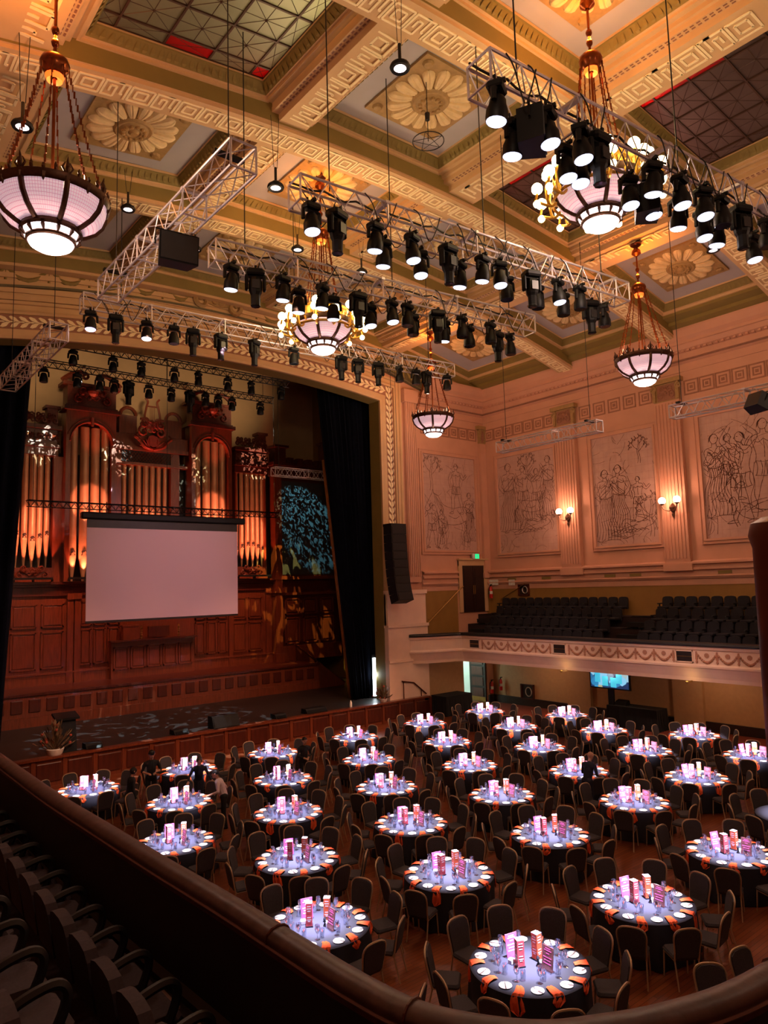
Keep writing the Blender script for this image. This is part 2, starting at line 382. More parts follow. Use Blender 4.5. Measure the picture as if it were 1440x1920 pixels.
# coffers
petal = MB(); rows = []
for j, (r, hw) in enumerate(((.46, .07), (.68, .118), (.92, .172), (1.1, .18), (1.19, .135), (1.25, .03))):
    hgt = (.05, .1, .13, .12, .08, .03)[j]
    rows.append([(r, -hw, 0), (r, -hw * .75, -hgt * .8), (r, -hw * .2, -hgt), (r, 0, -hgt * .75), (r, hw * .2, -hgt), (r, hw * .75, -hgt * .8), (r, hw, 0)])
petal.grid(rows); petal_me = petal.mesh('petal', 'rosette_paint', True)
boss = MB().lathe([(.001, -.2), (.1, -.2), (.16, -.14), (.2, -.17), (.34, -.15), (.42, -.1), (.5, -.12), (.56, -.06), (.56, 0)], 20)
for k in range(12):
    a = 2 * pi * k / 12; boss.ball((.3 * cos(a), .3 * sin(a), -.15), .07, 6, 4)
boss_me = boss.mesh('boss', 'gold_paint', True)
def glass_mat(name, c):
    m = mat(name, c, .35, var=.18, scale=1.2); nt = m.node_tree; b = nt.nodes['Principled BSDF']; out = [n for n in nt.nodes if n.type == 'OUTPUT_MATERIAL'][0]
    t = nt.nodes.new('ShaderNodeBsdfTranslucent'); t.inputs[0].default_value = (*c, 1); mx = nt.nodes.new('ShaderNodeMixShader'); mx.inputs[0].default_value = .6
    nt.links.new(b.outputs[0], mx.inputs[1]); nt.links.new(t.outputs[0], mx.inputs[2]); nt.links.new(mx.outputs[0], out.inputs[0])
glass_mat('skylight_glass', C8(150, 142, 120)); glass_mat('skylight_brown', C8(120, 100, 94)); glass_mat('skylight_red', C8(190, 40, 44))
mat('glazing_bar', C8(78, 52, 40), .5, metal=.3)
nwin = 0
for bi, (y0, y1) in enumerate(BAYS):
    for ci, (x0, x1) in enumerate(XC):
        sky = bi in (1, 2) and ci in (1, 3)
        if bi == 0 and ci != 2:
            cput('coffer', MB().grid([[(x, y, zs(x) + .95) for x in (x0, x1)] for y in (y0, y1)]), 'coffer_blue'); continue
        # stepped frame: lip, slope with egg-and-dart, inner lip
        def ring(i, dz): return [(x0 + i, y0 + i, zs(x0 + i) + dz), (x1 - i, y0 + i, zs(x1 - i) + dz), (x1 - i, y1 - i, zs(x1 - i) + dz), (x0 + i, y1 - i, zs(x0 + i) + dz)]
        m = MB(); R = [ring(-.02, .58), ring(.06, .58), ring(.06, .66), ring(.14, .66), ring(.28, .9), ring(.33, .9), ring(.33, .98)]
        for q in range(6):
            m.m = 1 if q in (3, 4) else 0
            for e in range(4): f = (e + 1) % 4; m.add([R[q][e], R[q][f], R[q + 1][f], R[q + 1][e]], [(0, 1, 2, 3)])
        m.m = 1
        A = [Vector(p) for p in ring(.16, .68)]; B = [Vector(p) for p in ring(.27, .85)]
        for e in range(4):
            f = (e + 1) % 4; n = int((A[f] - A[e]).length / .2)
            for j in range(n):
                t = (j + .5) / n; a = A[e].lerp(A[f], t); b2 = B[e].lerp(B[f], t); c = (a + b2) / 2 + Vector((0, 0, -.05)); d = (A[f] - A[e]).normalized() * .062; s_ = (b2 - a) * .5
                m.add([a - d * .5, a + d * .5, c + d, b2 + d * .5, b2 - d * .5, c - d], [(0, 1, 2, 5), (5, 2, 3, 4), (0, 5, 4), (1, 3, 2)])
        cof = cput('coffer', m, ['cream_plaster', 'olive_paint'])
        cx, cy = (x0 + x1) / 2, (y0 + y1) / 2
        if not sky:
            cput('coffer_panel', MB().grid([[(x, y, zs(x) + .97) for x in [x0 + .31 + (x1 - x0 - .62) * i / 6 for i in range(7)]] for y in (y0 + .31, y1 - .31)]), 'coffer_blue', cof)
            for i in range(4):
                xx = x0 + .6 + i * (x1 - x0 - 1.2) / 3
            if bi == 0: continue
            m = MB(); h = 1.32; z = zs(cx) + .95
            tl = (zs(cx + h) - zs(cx - h)) / (2 * h)
            m.hexa([(cx + a * h, cy + b * h, z + a * h * tl - d) for d in (.07, -.1) for a, b in ((-1, -1), (1, -1), (1, 1), (-1, 1))])
            for a, b in ((-1, -1), (1, -1), (1, 1), (-1, 1)): m.ball((cx + a * 1.06, cy + b * 1.06, z + a * 1.06 * tl - .08), .16, 8, 4, .5)
            cput('rosette_square', m, 'gold_paint', cof)
            ro = put('rosette', None, ceiling, (cx - 15, cy - 14, z - .06 - 19.5), (0, -math.atan(tl), 0)); ro.empty_display_size = .1
            put('boss', boss_me, ro)
            for k in range(16): put('petal', petal_me, ro, (0, 0, 0), (0, 0, 2 * pi * k / 16))
        else:
            nwin += 1; lit = ci == 1
            w = struct(put('window_%d' % nwin, None, None, (cx, cy, zs(cx) + .96)), ['square ceiling skylight of grey-green starred panes above the banquet floor', 'ceiling skylight of brown starred glass panes between the gilded rosettes'][0 if lit else 1] + (' nearer the stage' if bi == 2 else ' farther from the stage'), 'skylight')
            xa, xb, ya, yb = x0 + .31 - cx, x1 - .31 - cx, y0 + .31 - cy, y1 - .31 - cy; tl = (zs(x1) - zs(x0)) / (x1 - x0)
            bd = .42; nx = 3
            gx = [xa] + [xa + bd + (xb - xa - 2 * bd) * i / nx for i in range(nx + 1)] + [xb]; gy = [ya] + [ya + bd + (yb - ya - 2 * bd) * i / nx for i in range(nx + 1)] + [yb]; NN = nx + 1
            fr = MB()
            for x in gx: fr.hexa([(x + a, y, x * tl + b) for b in (-.05, .02) for a, y in ((-.022, ya), (.022, ya), (.022, yb), (-.022, yb))])
            for y in gy: fr.hexa([(x, y + a, x * tl + b) for b in (-.05, .02) for x, a in ((xa, -.022), (xb, -.022), (xb, .022), (xa, .022))])
            for i in range(NN + 1):
                for j in range(NN + 1):
                    X0, X1, Y0, Y1 = gx[i], gx[i + 1], gy[j], gy[j + 1]; mx_, my_ = (X0 + X1) / 2, (Y0 + Y1) / 2; edge = i in (0, NN) or j in (0, NN)
                    p = MB().hexa([(a, b, a * tl + d) for d in (-.006, .006) for a, b in ((X0, Y0), (X1, Y0), (X1, Y1), (X0, Y1))])
                    red = edge and ((lit and j == NN and i in (2, NN)) or (not lit and i == 0 and j in (2, 3)) or (not lit and bi == 1 and i == 0 and j == NN))
                    p.build('pane', 'skylight_red' if red else ('skylight_glass' if lit else 'skylight_brown'), w)
                    tt = .009 if not edge else .007
                    ends = [((X0, Y0), (X1, Y1)), ((X0, Y1), (X1, Y0))]
                    if not edge: ends += [((mx_, Y0), (mx_, Y1)), ((X0, my_), (X1, my_))]
                    for (a, b), (c, d) in ends: fr.tube((a, b, a * tl - .012), (c, d, c * tl - .012), tt, 4, caps=False)
                    if not edge: fr.ball((mx_, my_, mx_ * tl - .02), .035, 6, 4)
            fr.build('glazing_bars', 'glazing_bar', w)
# attic slab over everything, and the light that sits above the glass
struct(MB().box(-5.2, XR + .5, -6.2, 41, 22.6, 22.8).build('ceiling_attic_slab', 'stage_black'), 'dark attic slab above the skylights', 'ceiling')
lamp('attic_lamp', 'POINT', (8.7, 12.2, 21.7), 1300, (1, .95, .66), .3)
lamp('attic_lamp', 'POINT', (20.2, 11.0, 22.0), 1500, (1, .7, .6), .3)
lamp('attic_red_lamp', 'POINT', (8.3, 15.0, 20.9), 40, (1, .08, .08), .05)
lamp('attic_red_lamp', 'POINT', (18.6, 14.9, 20.9), 30, (1, .08, .08), .05)
lamp('attic_red_lamp', 'POINT', (18.6, 9.6, 20.9), 50, (1, .08, .08), .05)

# ---- murals: incised line figures (generic)
def figure(kind):
    L = []
    def limb(P, W):            # two tapering side contours along a joint chain
        for sg in (-1, 1):
            q = []
            for i, (x, y) in enumerate(P):
                a = P[max(i - 1, 0)]; b = P[min(i + 1, len(P) - 1)]; d = hypot(b[0] - a[0], b[1] - a[1]) or 1; q.append((x - sg * (b[1] - a[1]) / d * W[i], y + sg * (b[0] - a[0]) / d * W[i]))
            L.append(q)
    def head(x, y, r, f):
        L.append([(x + r * .8 * cos(t), y + r * sin(t)) for t in [2 * pi * i / 12 for i in range(13)]])
        L.append([(x + f * r * .75, y + r * .3), (x + f * r * 1.0, y - r * .1), (x + f * r * .7, y - r * .2)]); L.append([(x + f * r * .2, y + r * .15), (x + f * r * .5, y + r * .2)])
        for k in range(4): L.append([(x - f * r * (.1 + .2 * k), y + r * (1.0 - .1 * k)), (x - f * r * (.6 + .12 * k), y + r * (.5 - .1 * k)), (x - f * r * (.75 + .1 * k), y - r * (.1 + .15 * k))])
    if kind in ('woman', 'man', 'bearer'):
        head(.0, .925, .058, 1); limb([(0, .875), (.0, .83)], [.024, .03])
        sh = (-.105, .8), (.105, .8); hip = (-.075, .52), (.075, .52)
        arms = {'woman': [[(-.105, .8), (-.16, .66), (-.08, .56)], [(.105, .8), (.17, .68), (.26, .62)]], 'man': [[(-.11, .8), (-.2, .7), (-.3, .78)], [(.11, .8), (.19, .66), (.15, .5)]], 'bearer': [[(-.1, .8), (-.17, .93), (-.06, 1.05)], [(.1, .8), (.19, .92), (.1, 1.06)]]}[kind]
        for A in arms: limb([A[0], ((A[0][0] + A[1][0]) / 2, (A[0][1] + A[1][1]) / 2), A[1], ((A[1][0] + A[2][0]) / 2, (A[1][1] + A[2][1]) / 2), A[2]], [.036, .034, .026, .025, .017])
        for sg in (-1, 1): L.append([(sg * .03, .83), (sg * .1, .815), (sg * .125, .77), (sg * .1, .68), (sg * .085, .6), (sg * .1, .52)]); L.append([(0, .77), (sg * .05, .735), (sg * .09, .75)])
        L.append([(0, .76), (.005, .66), (0, .57)])
        if kind == 'woman':
            for k in range(9):
                u = -1 + k / 4; L.append([(u * .09, .6), (u * .1 + .02, .48), (u * .13 - .015, .32), (u * .17 + .02, .15), (u * .19, .02)])
            L.append([(-.19, .02), (-.08, .0), (.03, .025), (.19, .015)]); L.append([(-.1, .6), (0, .575), (.1, .61)]); L.append([(.1, .78), (.0, .68), (-.1, .6)]); L.append([(.12, .74), (.02, .64), (-.06, .58)]); L.append([(-.05, .03), (-.1, -.01), (-.02, -.012)])
        else:
            st = .09 if kind == 'man' else .05
            limb([(-.055, .52), (-.075, .4), (-.06 - st * .4, .28), (-.07 - st * .7, .16), (-.06 - st, .04)], [.055, .056, .036, .042, .018]); limb([(.055, .52), (.075, .4), (.07 + st * .4, .28), (.06 + st * .5, .16), (.07 + st * .6, .04)], [.055, .056, .036, .042, .018])
            for fx in (-.06 - st, .07 + st * .6): L.append([(fx - .02, .03), (fx + .03, .03), (fx + .09, .0), (fx - .02, .0), (fx - .02, .03)])
            for k in range(5): L.append([(-.09 + k * .045, .54), (-.08 + k * .05, .46), (-.1 + k * .055, .38)])
            L.append([(-.09, .54), (0, .52), (.1, .55)]); L.append([(-.11, .39), (0, .37), (.13, .39)])
    elif kind == 'horse':
        L += [[(-.46, .86), (-.53, .76), (-.62, .62), (-.61, .57), (-.55, .57), (-.48, .64), (-.41, .66), (-.36, .56), (-.33, .44)], [(-.46, .86), (-.44, .92), (-.42, .86), (-.33, .82), (-.22, .68), (0, .63), (.22, .66), (.36, .64), (.45, .54), (.44, .42)], [(-.33, .44), (-.22, .37), (0, .35), (.2, .38), (.32, .44)], [(-.52, .74), (-.5, .72)], [(-.6, .6), (-.57, .6)]]
        for k in range(7): L.append([(-.43 + .03 * k, .87 - .03 * k), (-.4 + .03 * k, .78 - .03 * k), (-.42 + .03 * k, .7 - .025 * k)])
        limb([(-.28, .45), (-.29, .33), (-.27, .22), (-.28, .12), (-.29, .03)], [.06, .04, .025, .02, .025]); limb([(-.2, .4), (-.15, .3), (-.22, .2), (-.27, .14)], [.05, .035, .022, .02]); limb([(.34, .46), (.38, .34), (.33, .22), (.37, .12), (.35, .03)], [.09, .055, .03, .022, .025]); limb([(.24, .42), (.26, .3), (.2, .2), (.23, .1), (.21, .02)], [.07, .045, .026, .02, .024])
        for k in range(4): L.append([(.45, .55 - .02 * k), (.54 + .01 * k, .44), (.53 + .02 * k, .26), (.56 + .02 * k, .14)])
        L += [[(-.3, .6), (-.2, .5), (-.22, .42)], [(.1, .6), (.2, .5), (.24, .4)], [(-.1, .5), (.05, .46), (.15, .5)]]
    elif kind == 'reclining':
        head(-.52, .42, .058, 1); limb([(-.45, .34), (-.34, .27), (-.2, .2), (-.06, .16)], [.06, .1, .08, .09]); limb([(-.06, .16), (.1, .24), (.26, .3), (.36, .16), (.48, .05)], [.09, .065, .045, .045, .02]); limb([(-.04, .12), (.16, .1), (.32, .08), (.5, .04), (.62, .03)], [.08, .06, .04, .04, .02]); limb([(-.42, .32), (-.5, .18), (-.46, .05)], [.04, .03, .02]); limb([(-.36, .28), (-.2, .36), (-.04, .4)], [.04, .03, .018])
        for k in range(6): L.append([(-.3 + .08 * k, .06), (-.22 + .09 * k, .1 + .02 * (k % 2)), (-.16 + .1 * k, .05)])
    else:
        limb([(0, 0), (.03, .25), (-.02, .55), (.05, .85), (.02, 1.05)], [.06, .045, .04, .03, .02])
        for A in ([(.0, .5), (.18, .66), (.32, .84)], [(-.02, .6), (-.2, .76), (-.32, .96)], [(.05, .85), (.2, .98), (.26, 1.14)]): L.append(A)
        for a, b in ((.32, .86), (.2, 1.1), (-.38, .95), (-.1, 1.12), (.42, .74), (-.42, .76), (.08, 1.2), (-.24, 1.06), (.36, 1.0)):
            for k in range(3): t = k * 2.1; L.append([(a, b), (a + .06 * cos(t), b + .06 * sin(t) + .03), (a + .12 * cos(t), b + .12 * sin(t)), (a + .05 * cos(t) + .02, b + .05 * sin(t) - .03), (a, b)])
    return L
def drawing(mb, fn, W, H, figs, seed):
    rnd = random.Random(seed)
    def stroke(P, w=.026):
        P = smooth_line(P, 4)
        for (a, b), (c, d) in zip(P[:-1], P[1:]):
            L = hypot(c - a, d - b)
            if L < 1e-4: continue
            ww = w * rnd.uniform(.7, 1.3); nx, ny = -(d - b) / L * ww / 2, (c - a) / L * ww / 2
            if all(abs(q) < W / 2 - .03 for q in (a, c)) and all(.03 < q < H - .03 for q in (b, d)):
                mb.add([fn(a + nx, b + ny, .012), fn(c + nx, d + ny, .012), fn(c - nx, d - ny, .012), fn(a - nx, b - ny, .012)], [(0, 1, 2, 3)])
    for kind, u, v, s, fl in figs:
        for P in figure(kind): stroke([(u + fl * s * a, v + s * b + rnd.uniform(-.008, .008)) for a, b in P])
    for k in range(46):     # foliage, drapery, ground hatching
        u = rnd.uniform(-W / 2, W / 2); v = rnd.choice((rnd.uniform(.05, .8), rnd.uniform(H - 1.6, H - .1), rnd.uniform(.2, H * .7), rnd.uniform(.2, H * .7)))
        a = rnd.uniform(0, 6.28); b = rnd.uniform(-.9, .9); P = [(u, v)]
        for j in range(5): P.append((P[-1][0] + .16 * cos(a + b * j * .5), P[-1][1] + .16 * sin(a + b * j * .5)))
        stroke(P, .015)
FIGS = [[('horse', .2, .25, 3.4, 1), ('man', .55, 2.1, 2.9, -1), ('man', -1.45, .15, 2.5, 1), ('woman', 1.55, .5, 2.9, 1), ('tree', -1.4, 3.3, 1.7, 1), ('man', -.7, .1, 2.2, 1)],
        [('woman', -1.25, 1.2, 4.0, 1), ('man', -.2, 1.7, 3.2, -1), ('reclining', .5, 1.0, 2.4, -1), ('bearer', .75, 1.7, 2.9, 1), ('woman', 1.55, 1.8, 3.4, -1), ('tree', .1, 4.0, 1.3, 1), ('horse', .4, 1.4, 2.2, -1)],
        [('woman', -1.05, .2, 3.7, 1), ('woman', -.3, .35, 3.7, -1), ('reclining', .55, .5, 2.2, -1), ('man', .75, 1.1, 2.2, -1), ('tree', 1.35, .3, 1.7, 1), ('tree', .9, 3.9, 1.1, 1)],
        [('woman', -1.6, .9, 3.8, 1), ('bearer', -.5, .6, 4.0, -1), ('man', .5, 1.0, 4.0, 1), ('tree', -1.9, .2, 2.8, 1), ('reclining', .6, .3, 3.0, 1), ('woman', 1.75, .8, 3.9, -1), ('man', -1.0, 1.6, 3.0, 1)]]
def mural(parent, fn, W, z0, z1, idx):
    H = z1 - z0; f = lambda u, v, d: fn(u, z0 + v, d)
    p = MB().prism([(-W / 2, 0), (W / 2, 0), (W / 2, H), (-W / 2, H)], f, -.02, .008).build('mural_panel', 'fresco_ground', parent)
    m = MB(); e = .24
    for a, b, d in ((0, .1, .1), (.1, .2, .05), (.2, e, .08)):
        o = [(-W / 2 - b, -b), (W / 2 + b, -b), (W / 2 + b, H + b), (-W / 2 - b, H + b)]; i_ = [(-W / 2 - a, -a), (W / 2 + a, -a), (W / 2 + a, H + a), (-W / 2 - a, H + a)]
        for q in range(4):
            r = (q + 1) % 4; m.hexa([f(*o[q], 0), f(*o[r], 0), f(*i_[r], 0), f(*i_[q], 0), f(*o[q], d), f(*o[r], d), f(*i_[r], d), f(*i_[q], d)])
    m.build('frame', 'wall_paint', p)
    m = MB(); drawing(m, f, W, H, FIGS[idx], idx); m.build('drawn_lines', 'fresco_line', p)
    m = MB()       # fine tile joints
    n = int(W / .33)
    for i in range(1, n): u = -W / 2 + W * i / n; m.add([f(u - .004, .02, .0095), f(u + .004, .02, .0095), f(u + .004, H - .02, .0095), f(u - .004, H - .02, .0095)], [(0, 1, 2, 3)])
    n = int(H / .33)
    for i in range(1, n): v = H * i / n; m.add([f(-W / 2 + .02, v - .004, .0095), f(W / 2 - .02, v - .004, .0095), f(W / 2 - .02, v + .004, .0095), f(-W / 2 + .02, v + .004, .0095)], [(0, 1, 2, 3)])
    m.build('tile_joints', 'tile_joint', p)
def square_frieze(mb, fn, s0, s1, z0, z1):
    h = z1 - z0; n = max(1, round((s1 - s0) / (h * 1.12))); k = (s1 - s0) / n
    for i in range(n):
        c = s0 + (i + .5) * k
        for o, t in ((.5, .09), (.27, .085), (.1, .1)):
            o *= h; w = t * h
            if o < .12 * h: mb.prism([(c - o, z0 + h / 2 - o), (c + o, z0 + h / 2 - o), (c + o, z0 + h / 2 + o), (c - o, z0 + h / 2 + o)], fn, 0, .02); continue
            for a, b, cc, d in ((-o, o, -o, -o + w), (-o, o, o - w, o), (-o, -o + w, -o + w, o - w), (o - w, o, -o + w, o - w)):
                mb.prism([(c + a, z0 + h / 2 + cc), (c + b, z0 + h / 2 + cc), (c + b, z0 + h / 2 + d), (c + a, z0 + h / 2 + d)], fn, 0, .02)
def pilaster(parent, fn, w, name='pilaster'):
    m = MB(); m.prism([(-w / 2, 7.05), (w / 2, 7.05), (w / 2, 14.95), (-w / 2, 14.95)], fn, -.02, .2)
    n = 7
    for i in range(n + 1):
        u = -w / 2 + .04 + (w - .08) * i / n; m.prism([(u - .03, 7.6), (u + .03, 7.6), (u + .03, 14.85), (u - .03, 14.85)], fn, .19, .245)
    m.prism([(-w / 2 - .08, 7.05), (w / 2 + .08, 7.05), (w / 2 + .08, 7.35), (-w / 2 - .08, 7.35)], fn, 0, .28)
    p = m.build(name, 'wall_paint', parent)
    m = MB(); m.prism([(-w / 2, 14.95), (w / 2, 14.95), (w / 2, 15.85), (-w / 2, 15.85)], fn, -.02, .2); m.prism([(-w / 2 - .16, 15.8), (w / 2 + .16, 15.8), (w / 2 + .16, 16.0), (-w / 2 - .16, 16.0)], fn, 0, .34)
    for sg in (-1, 1):
        m.path([fn(sg * (w / 2 + .02) + u, 15.62 + v, .24) for u, v in spiral(0, 0, .17, 1.5, 1.4, 14, sg)], .05, 6)
        m.prism([(sg * (w / 2 - .1), 15), (sg * (w / 2 + .04), 15), (sg * (w / 2 + .04), 15.6), (sg * (w / 2 - .1), 15.6)], fn, .1, .28)
    m.build('capital', 'gold_paint', p)
    m = MB(); m.prism([(-w / 2 + .18, 15.0), (w / 2 - .18, 15.0), (w / 2 - .18, 15.75), (-w / 2 + .18, 15.75)], fn, .19, .21); carving(m, lambda u, v, d: fn(u, 15.36 + v, .2 + d), w * .7, .7, .03); m.build('capital_carving', 'frieze_brown', p)

# ---- right wall
wr = struct(MB().box(XR, XR + .4, -6, YE + .5, -.1, 22.6).build('wall_right', 'wall_paint'), 'tall side wall with murals, pilasters and fret frieze', 'wall')
fr_ = lambda y0: (lambda u, v, d: (XR - d, y0 - u, v))
for idx, (ya, yb) in enumerate(((27.4, 23.34), (21.0, 17.57), (15.3, 10.9))): mural(wr, fr_((ya + yb) / 2), ya - yb, 8.42, 13.93, idx + 1)
for yc in (22.46, 16.66, 10.0): pilaster(wr, fr_(yc), 1.22)
m = MB(); 
for a, b in ((28.3, 23.2), (21.7, 17.4), (15.9, 10.8)): square_frieze(m, fr_(0), -a, -b, 15.08, 15.78)
m.build('square_fret_frieze', 'frieze_brown', wr)
def run_y(parent, name, prof, matn, y0=2, y1=YE):
    return MB().grid([[(XR - d, y, z) for y in (y0, y1)] for d, z in prof]).build(name, matn, parent)
run_y(wr, 'cornice', [(0, 16.2), (.06, 16.2), (.06, 16.55), (.2, 16.62), (.2, 16.72), (.24, 16.74), (.24, 17.0), (.5, 17.1), (.62, 17.28), (.7, 17.3), (.7, 17.42), (.85, 17.55), (.98, 17.8), (1.0, 17.86), (1.0, 17.98), (.3, 18.0)], 'wall_paint')
run_y(wr, 'cornice_red_band', [(.205, 16.63), (.215, 16.64), (.215, 16.71), (.205, 16.72)], 'mauve_paint')  # reddish line along the cornice below the dentils
m = MB()
y = 8.0
while y < YE - .2: m.box(XR - .44, XR - .2, y, y + .12, 17.0, 17.16); y += .26
m.build('dentils', 'wall_paint', wr)
run_y(wr, 'wall_base_moulding', [(0, 6.4), (.05, 6.4), (.05, 6.66), (.1, 6.68), (.16, 6.78), (.1, 6.84), (.1, 7.05), (.2, 7.08), (.2, 7.18), (.12, 7.2), (.12, 7.3), (.24, 7.34), (.24, 7.42), (0, 7.5)], 'wall_paint')
run_y(wr, 'dado', [(.0, 4.5), (.03, 4.5), (.03, 6.6), (0, 6.62)], 'dado_ochre', 2, YE)
m = MB()
for yc in (26.6, 24.2, 20.3, 18.9, 14.6, 12.0): m.box(XR - .13, XR - .09, yc - .3, yc + .3, 6.86, 7.0)
m.build('vent_grilles', 'olive_paint', wr)
run_y(wr, 'lower_wall_face', [(0, 0), (.02, 0), (.02, 3.3), (0, 3.3)], 'lower_wall')
for yc in (22.46, 16.66): MB().box(XR - .22, XR, yc - .7, yc + .7, 0, 3.3).build('lower_pilaster', 'lower_wall', wr)
struct(MB().box(XR - .12, XR - .02, 2, YE, 0, .42).build('baseboard_right', 'skirting_dark'), 'dark timber skirting along the side wall', 'baseboard')

# ---- end wall (proscenium)
we = struct(put('wall_end', None, None, (15, YE, 0)), 'stage end wall with arched proscenium frame', 'wall')
def wput(name, mb, mats, parent=None, smooth=False):
    o = mb.build(name, mats, None, smooth); o.parent = parent or we
    if parent is None: o.matrix_parent_inverse = Matrix.Translation((-15, -YE, 0))
    return o
m = MB(); T = .8
ax = [JL + (JR - JL) * i / 36 for i in range(37)]
m.grid([[(x, YE, za(x)) for x in ax], [(x, YE, 22.6) for x in ax]]); m.grid([[(x, YE, za(x)) for x in ax], [(x, YE + T, za(x)) for x in ax]])
m.box(JL - 8, JL, YE, YE + T, 0, 22.6)
m.box(JR, 28.85, YE, YE + T, 0, 22.6); m.box(28.85, 30.78, YE, YE + T, 2.75, 22.6); m.box(30.78, XR + .4, YE, YE + T, 0, 22.6)
wput('plaster_wall', m, 'wall_paint')
# opening outline with mitred outward normals (right jamb up, across the arch, left jamb down)
out2 = [(JR, .9 + (za(JR) - .9) * i / 10) for i in range(11)] + [(x, za(x)) for x in reversed(ax[:-1])] + [(JL, za(JL) * (1 - i / 6) + .9 * i / 6) for i in range(1, 7)]
fr2 = []
for i, (x, z) in enumerate(out2):
    def nrm(a, b): d = Vector((b[0] - a[0], b[1] - a[1])); d.normalize(); return Vector((d.y, -d.x))
    n1 = nrm(out2[max(i - 1, 0)], out2[max(i, 1)]); n2 = nrm(out2[min(i, len(out2) - 2)], out2[min(i + 1, len(out2) - 1)])
    n = n1 + n2; n.normalize(); n = n / max(.5, n.dot(n1)); fr2.append((Vector((x, YE, z)), Vector((n.x, 0, n.y)), Vector((0, -1, 0))))
for nm, prof, mt in (('jamb_moulding', [(0, 0), (0, .12), (.1, .16), (.34, .16), (.34, .08)], 'cream_plaster'), ('leaf_band', [(.34, .08), (.36, .1), (.9, .1), (.9, .08)], 'frieze_brown'), ('arch_moulding', [(.9, .08), (.9, .2), (.98, .24), (1.06, .2), (1.06, .1), (1.28, .1), (1.3, .18), (1.42, .18), (1.42, .0)], 'cream_plaster'), ('reveal', [(-.012, .01), (-.012, -T)], 'olive_paint')):
    wput(nm, sweep(MB(), fr2, prof), mt)
# arch steps above the opening
for k in range(4):
    a = 1.5 + .27 * k; P = [(Vector((x, YE, za(x) + (19.0 - 17.0) * 0)), Vector((0, 0, 1)), Vector((0, -1, 0))) for x in ax[::2]]
    wput('arch_step', sweep(MB(), P, [(a, 0), (a, .1 + .04 * k), (a + .17, .13 + .04 * k), (a + .17, .06 + .04 * k), (a + .27, .06 + .04 * k)]), 'cream_plaster')
lf = MB()
for sg in (-1, 1):
    lf.prism([(0, 0), (.05 * sg, .1), (.17 * sg, .2), (.22 * sg, .34), (.19 * sg, .42), (.08 * sg, .34), (.015 * sg, .2)][::sg], lambda u, v, d: (u, -d, v), 0, .035)
lf.prism([(-.03, .3), (0, .22), (.03, .3), (0, .46)], lambda u, v, d: (u, -d, v), 0, .05)
leaf_me = lf.mesh('leaf', 'cream_relief')
acc = 0.; last = None; nleaf = 0
for i in range(len(fr2) - 1):
    p0 = fr2[i][0] + fr2[i][1] * .62; p1 = fr2[i + 1][0] + fr2[i + 1][1] * .62; L = (p1 - p0).length; s = acc
    while s < L:
        q = p0.lerp(p1, s / L); d = (p1 - p0).normalized(); put('leaf', leaf_me, we, (q.x - 15, -.1, q.z), (0, atan2(d.x, d.z), 0)); s += .34
    acc = s - L
def zf(x): return 19.55 - .0115 * (x - 14.5) ** 2
P = [(Vector((x, YE, zf(x))), Vector((0, 0, 1)), Vector((0, -1, 0))) for x in [2 + 26 * i / 40 for i in range(41)]]
fz = wput('garland_frieze', sweep(MB(), P, [(-.5, 0), (-.5, .22), (-.42, .24), (-.4, .1), (.4, .1), (.42, .2), (.5, .2), (.5, 0)]), 'frieze_olive')
m = MB(); x = 2.5
while x < 27:
    if not 12.6 < x < 15.4:
        m.path([(x + 1.5 * t, YE - .16, zf(x + 1.5 * t) + .28 - .5 * sin(pi * t)) for t in [i / 8 for i in range(9)]], [.05 + .06 * sin(pi * i / 8) for i in range(9)], 6)
        m.tube((x, YE - .14, zf(x) + .36), (x, YE - .14, zf(x) - .34), .05, 5)
    x += 1.5
wput('swags', m, 'olive_paint', None)
m = MB(); carving(m, lambda u, v, d: (14.0 + u, YE - .2 - d, zf(14) + .15 + v), 2.6, 1.5, .13, 3)
m.prism([(a * 1.0, b * .5) for a, b in arc(0, 0, .8, 0, 360, 15)[:-1]], lambda u, v, d: (14 + u, YE - .15 - d, zf(14) + .15 + v), 0, .14); wput('cartouche', m, 'gold_paint')
# pier with fluted pilaster beside the opening
fe = lambda x0: (lambda u, v, d: (x0 + u, YE - d, v))
m = MB(); m.box(24.95, 25.75, YE - .22, YE, 6.9, 17.3)
for i in range(6): u = 25.02 + .132 * i; m.box(u - .03, u + .03, YE - .27, YE - .2, 7.2, 17.1)
m.box(24.85, 25.85, YE - .32, YE, 16.6, 17.3); wput('fluted_pier', m, 'wall_paint')
m = MB(); m.box(JR - .02, 26.0, YE - .3, YE, .9, 4.6); m.box(JR - .05, 26.05, YE - .36, YE, 4.6, 4.75); m.box(JR, 25.95, YE - .26, YE, 4.75, 6.3); m.box(JR - .03, 26.0, YE - .34, YE, 6.3, 6.5); m.box(JR - .03, 26.02, YE - .36, YE, 2.85, 2.98); wput('pier_plinth', m, 'balcony_cream')
mural(we, lambda u, v, d: (28.3 + u - 15, -d, v), 4.1, 8.62, 13.95, 0)
m = MB(); square_frieze(m, fe(0), 26.2, 30.7, 15.06, 15.76); wput('square_fret_frieze', m, 'frieze_brown')
pilaster(we, lambda u, v, d: (31.05 + u - 15, -d * .7, v), .5, 'corner_pilaster')
def run_x(name, prof, matn, x0=25.95, x1=XR): return wput(name, MB().grid([[(x, YE - d, z) for x in (x0, x1)] for d, z in prof]), matn)
run_x('cornice', [(0, 16.2), (.06, 16.2), (.06, 16.55), (.2, 16.62), (.2, 16.72), (.24, 16.74), (.24, 17.0), (.5, 17.1), (.62, 17.28), (.7, 17.3), (.7, 17.42), (.85, 17.55), (.98, 17.8), (1.0, 17.86), (1.0, 17.98), (.3, 18.0)], 'wall_paint')
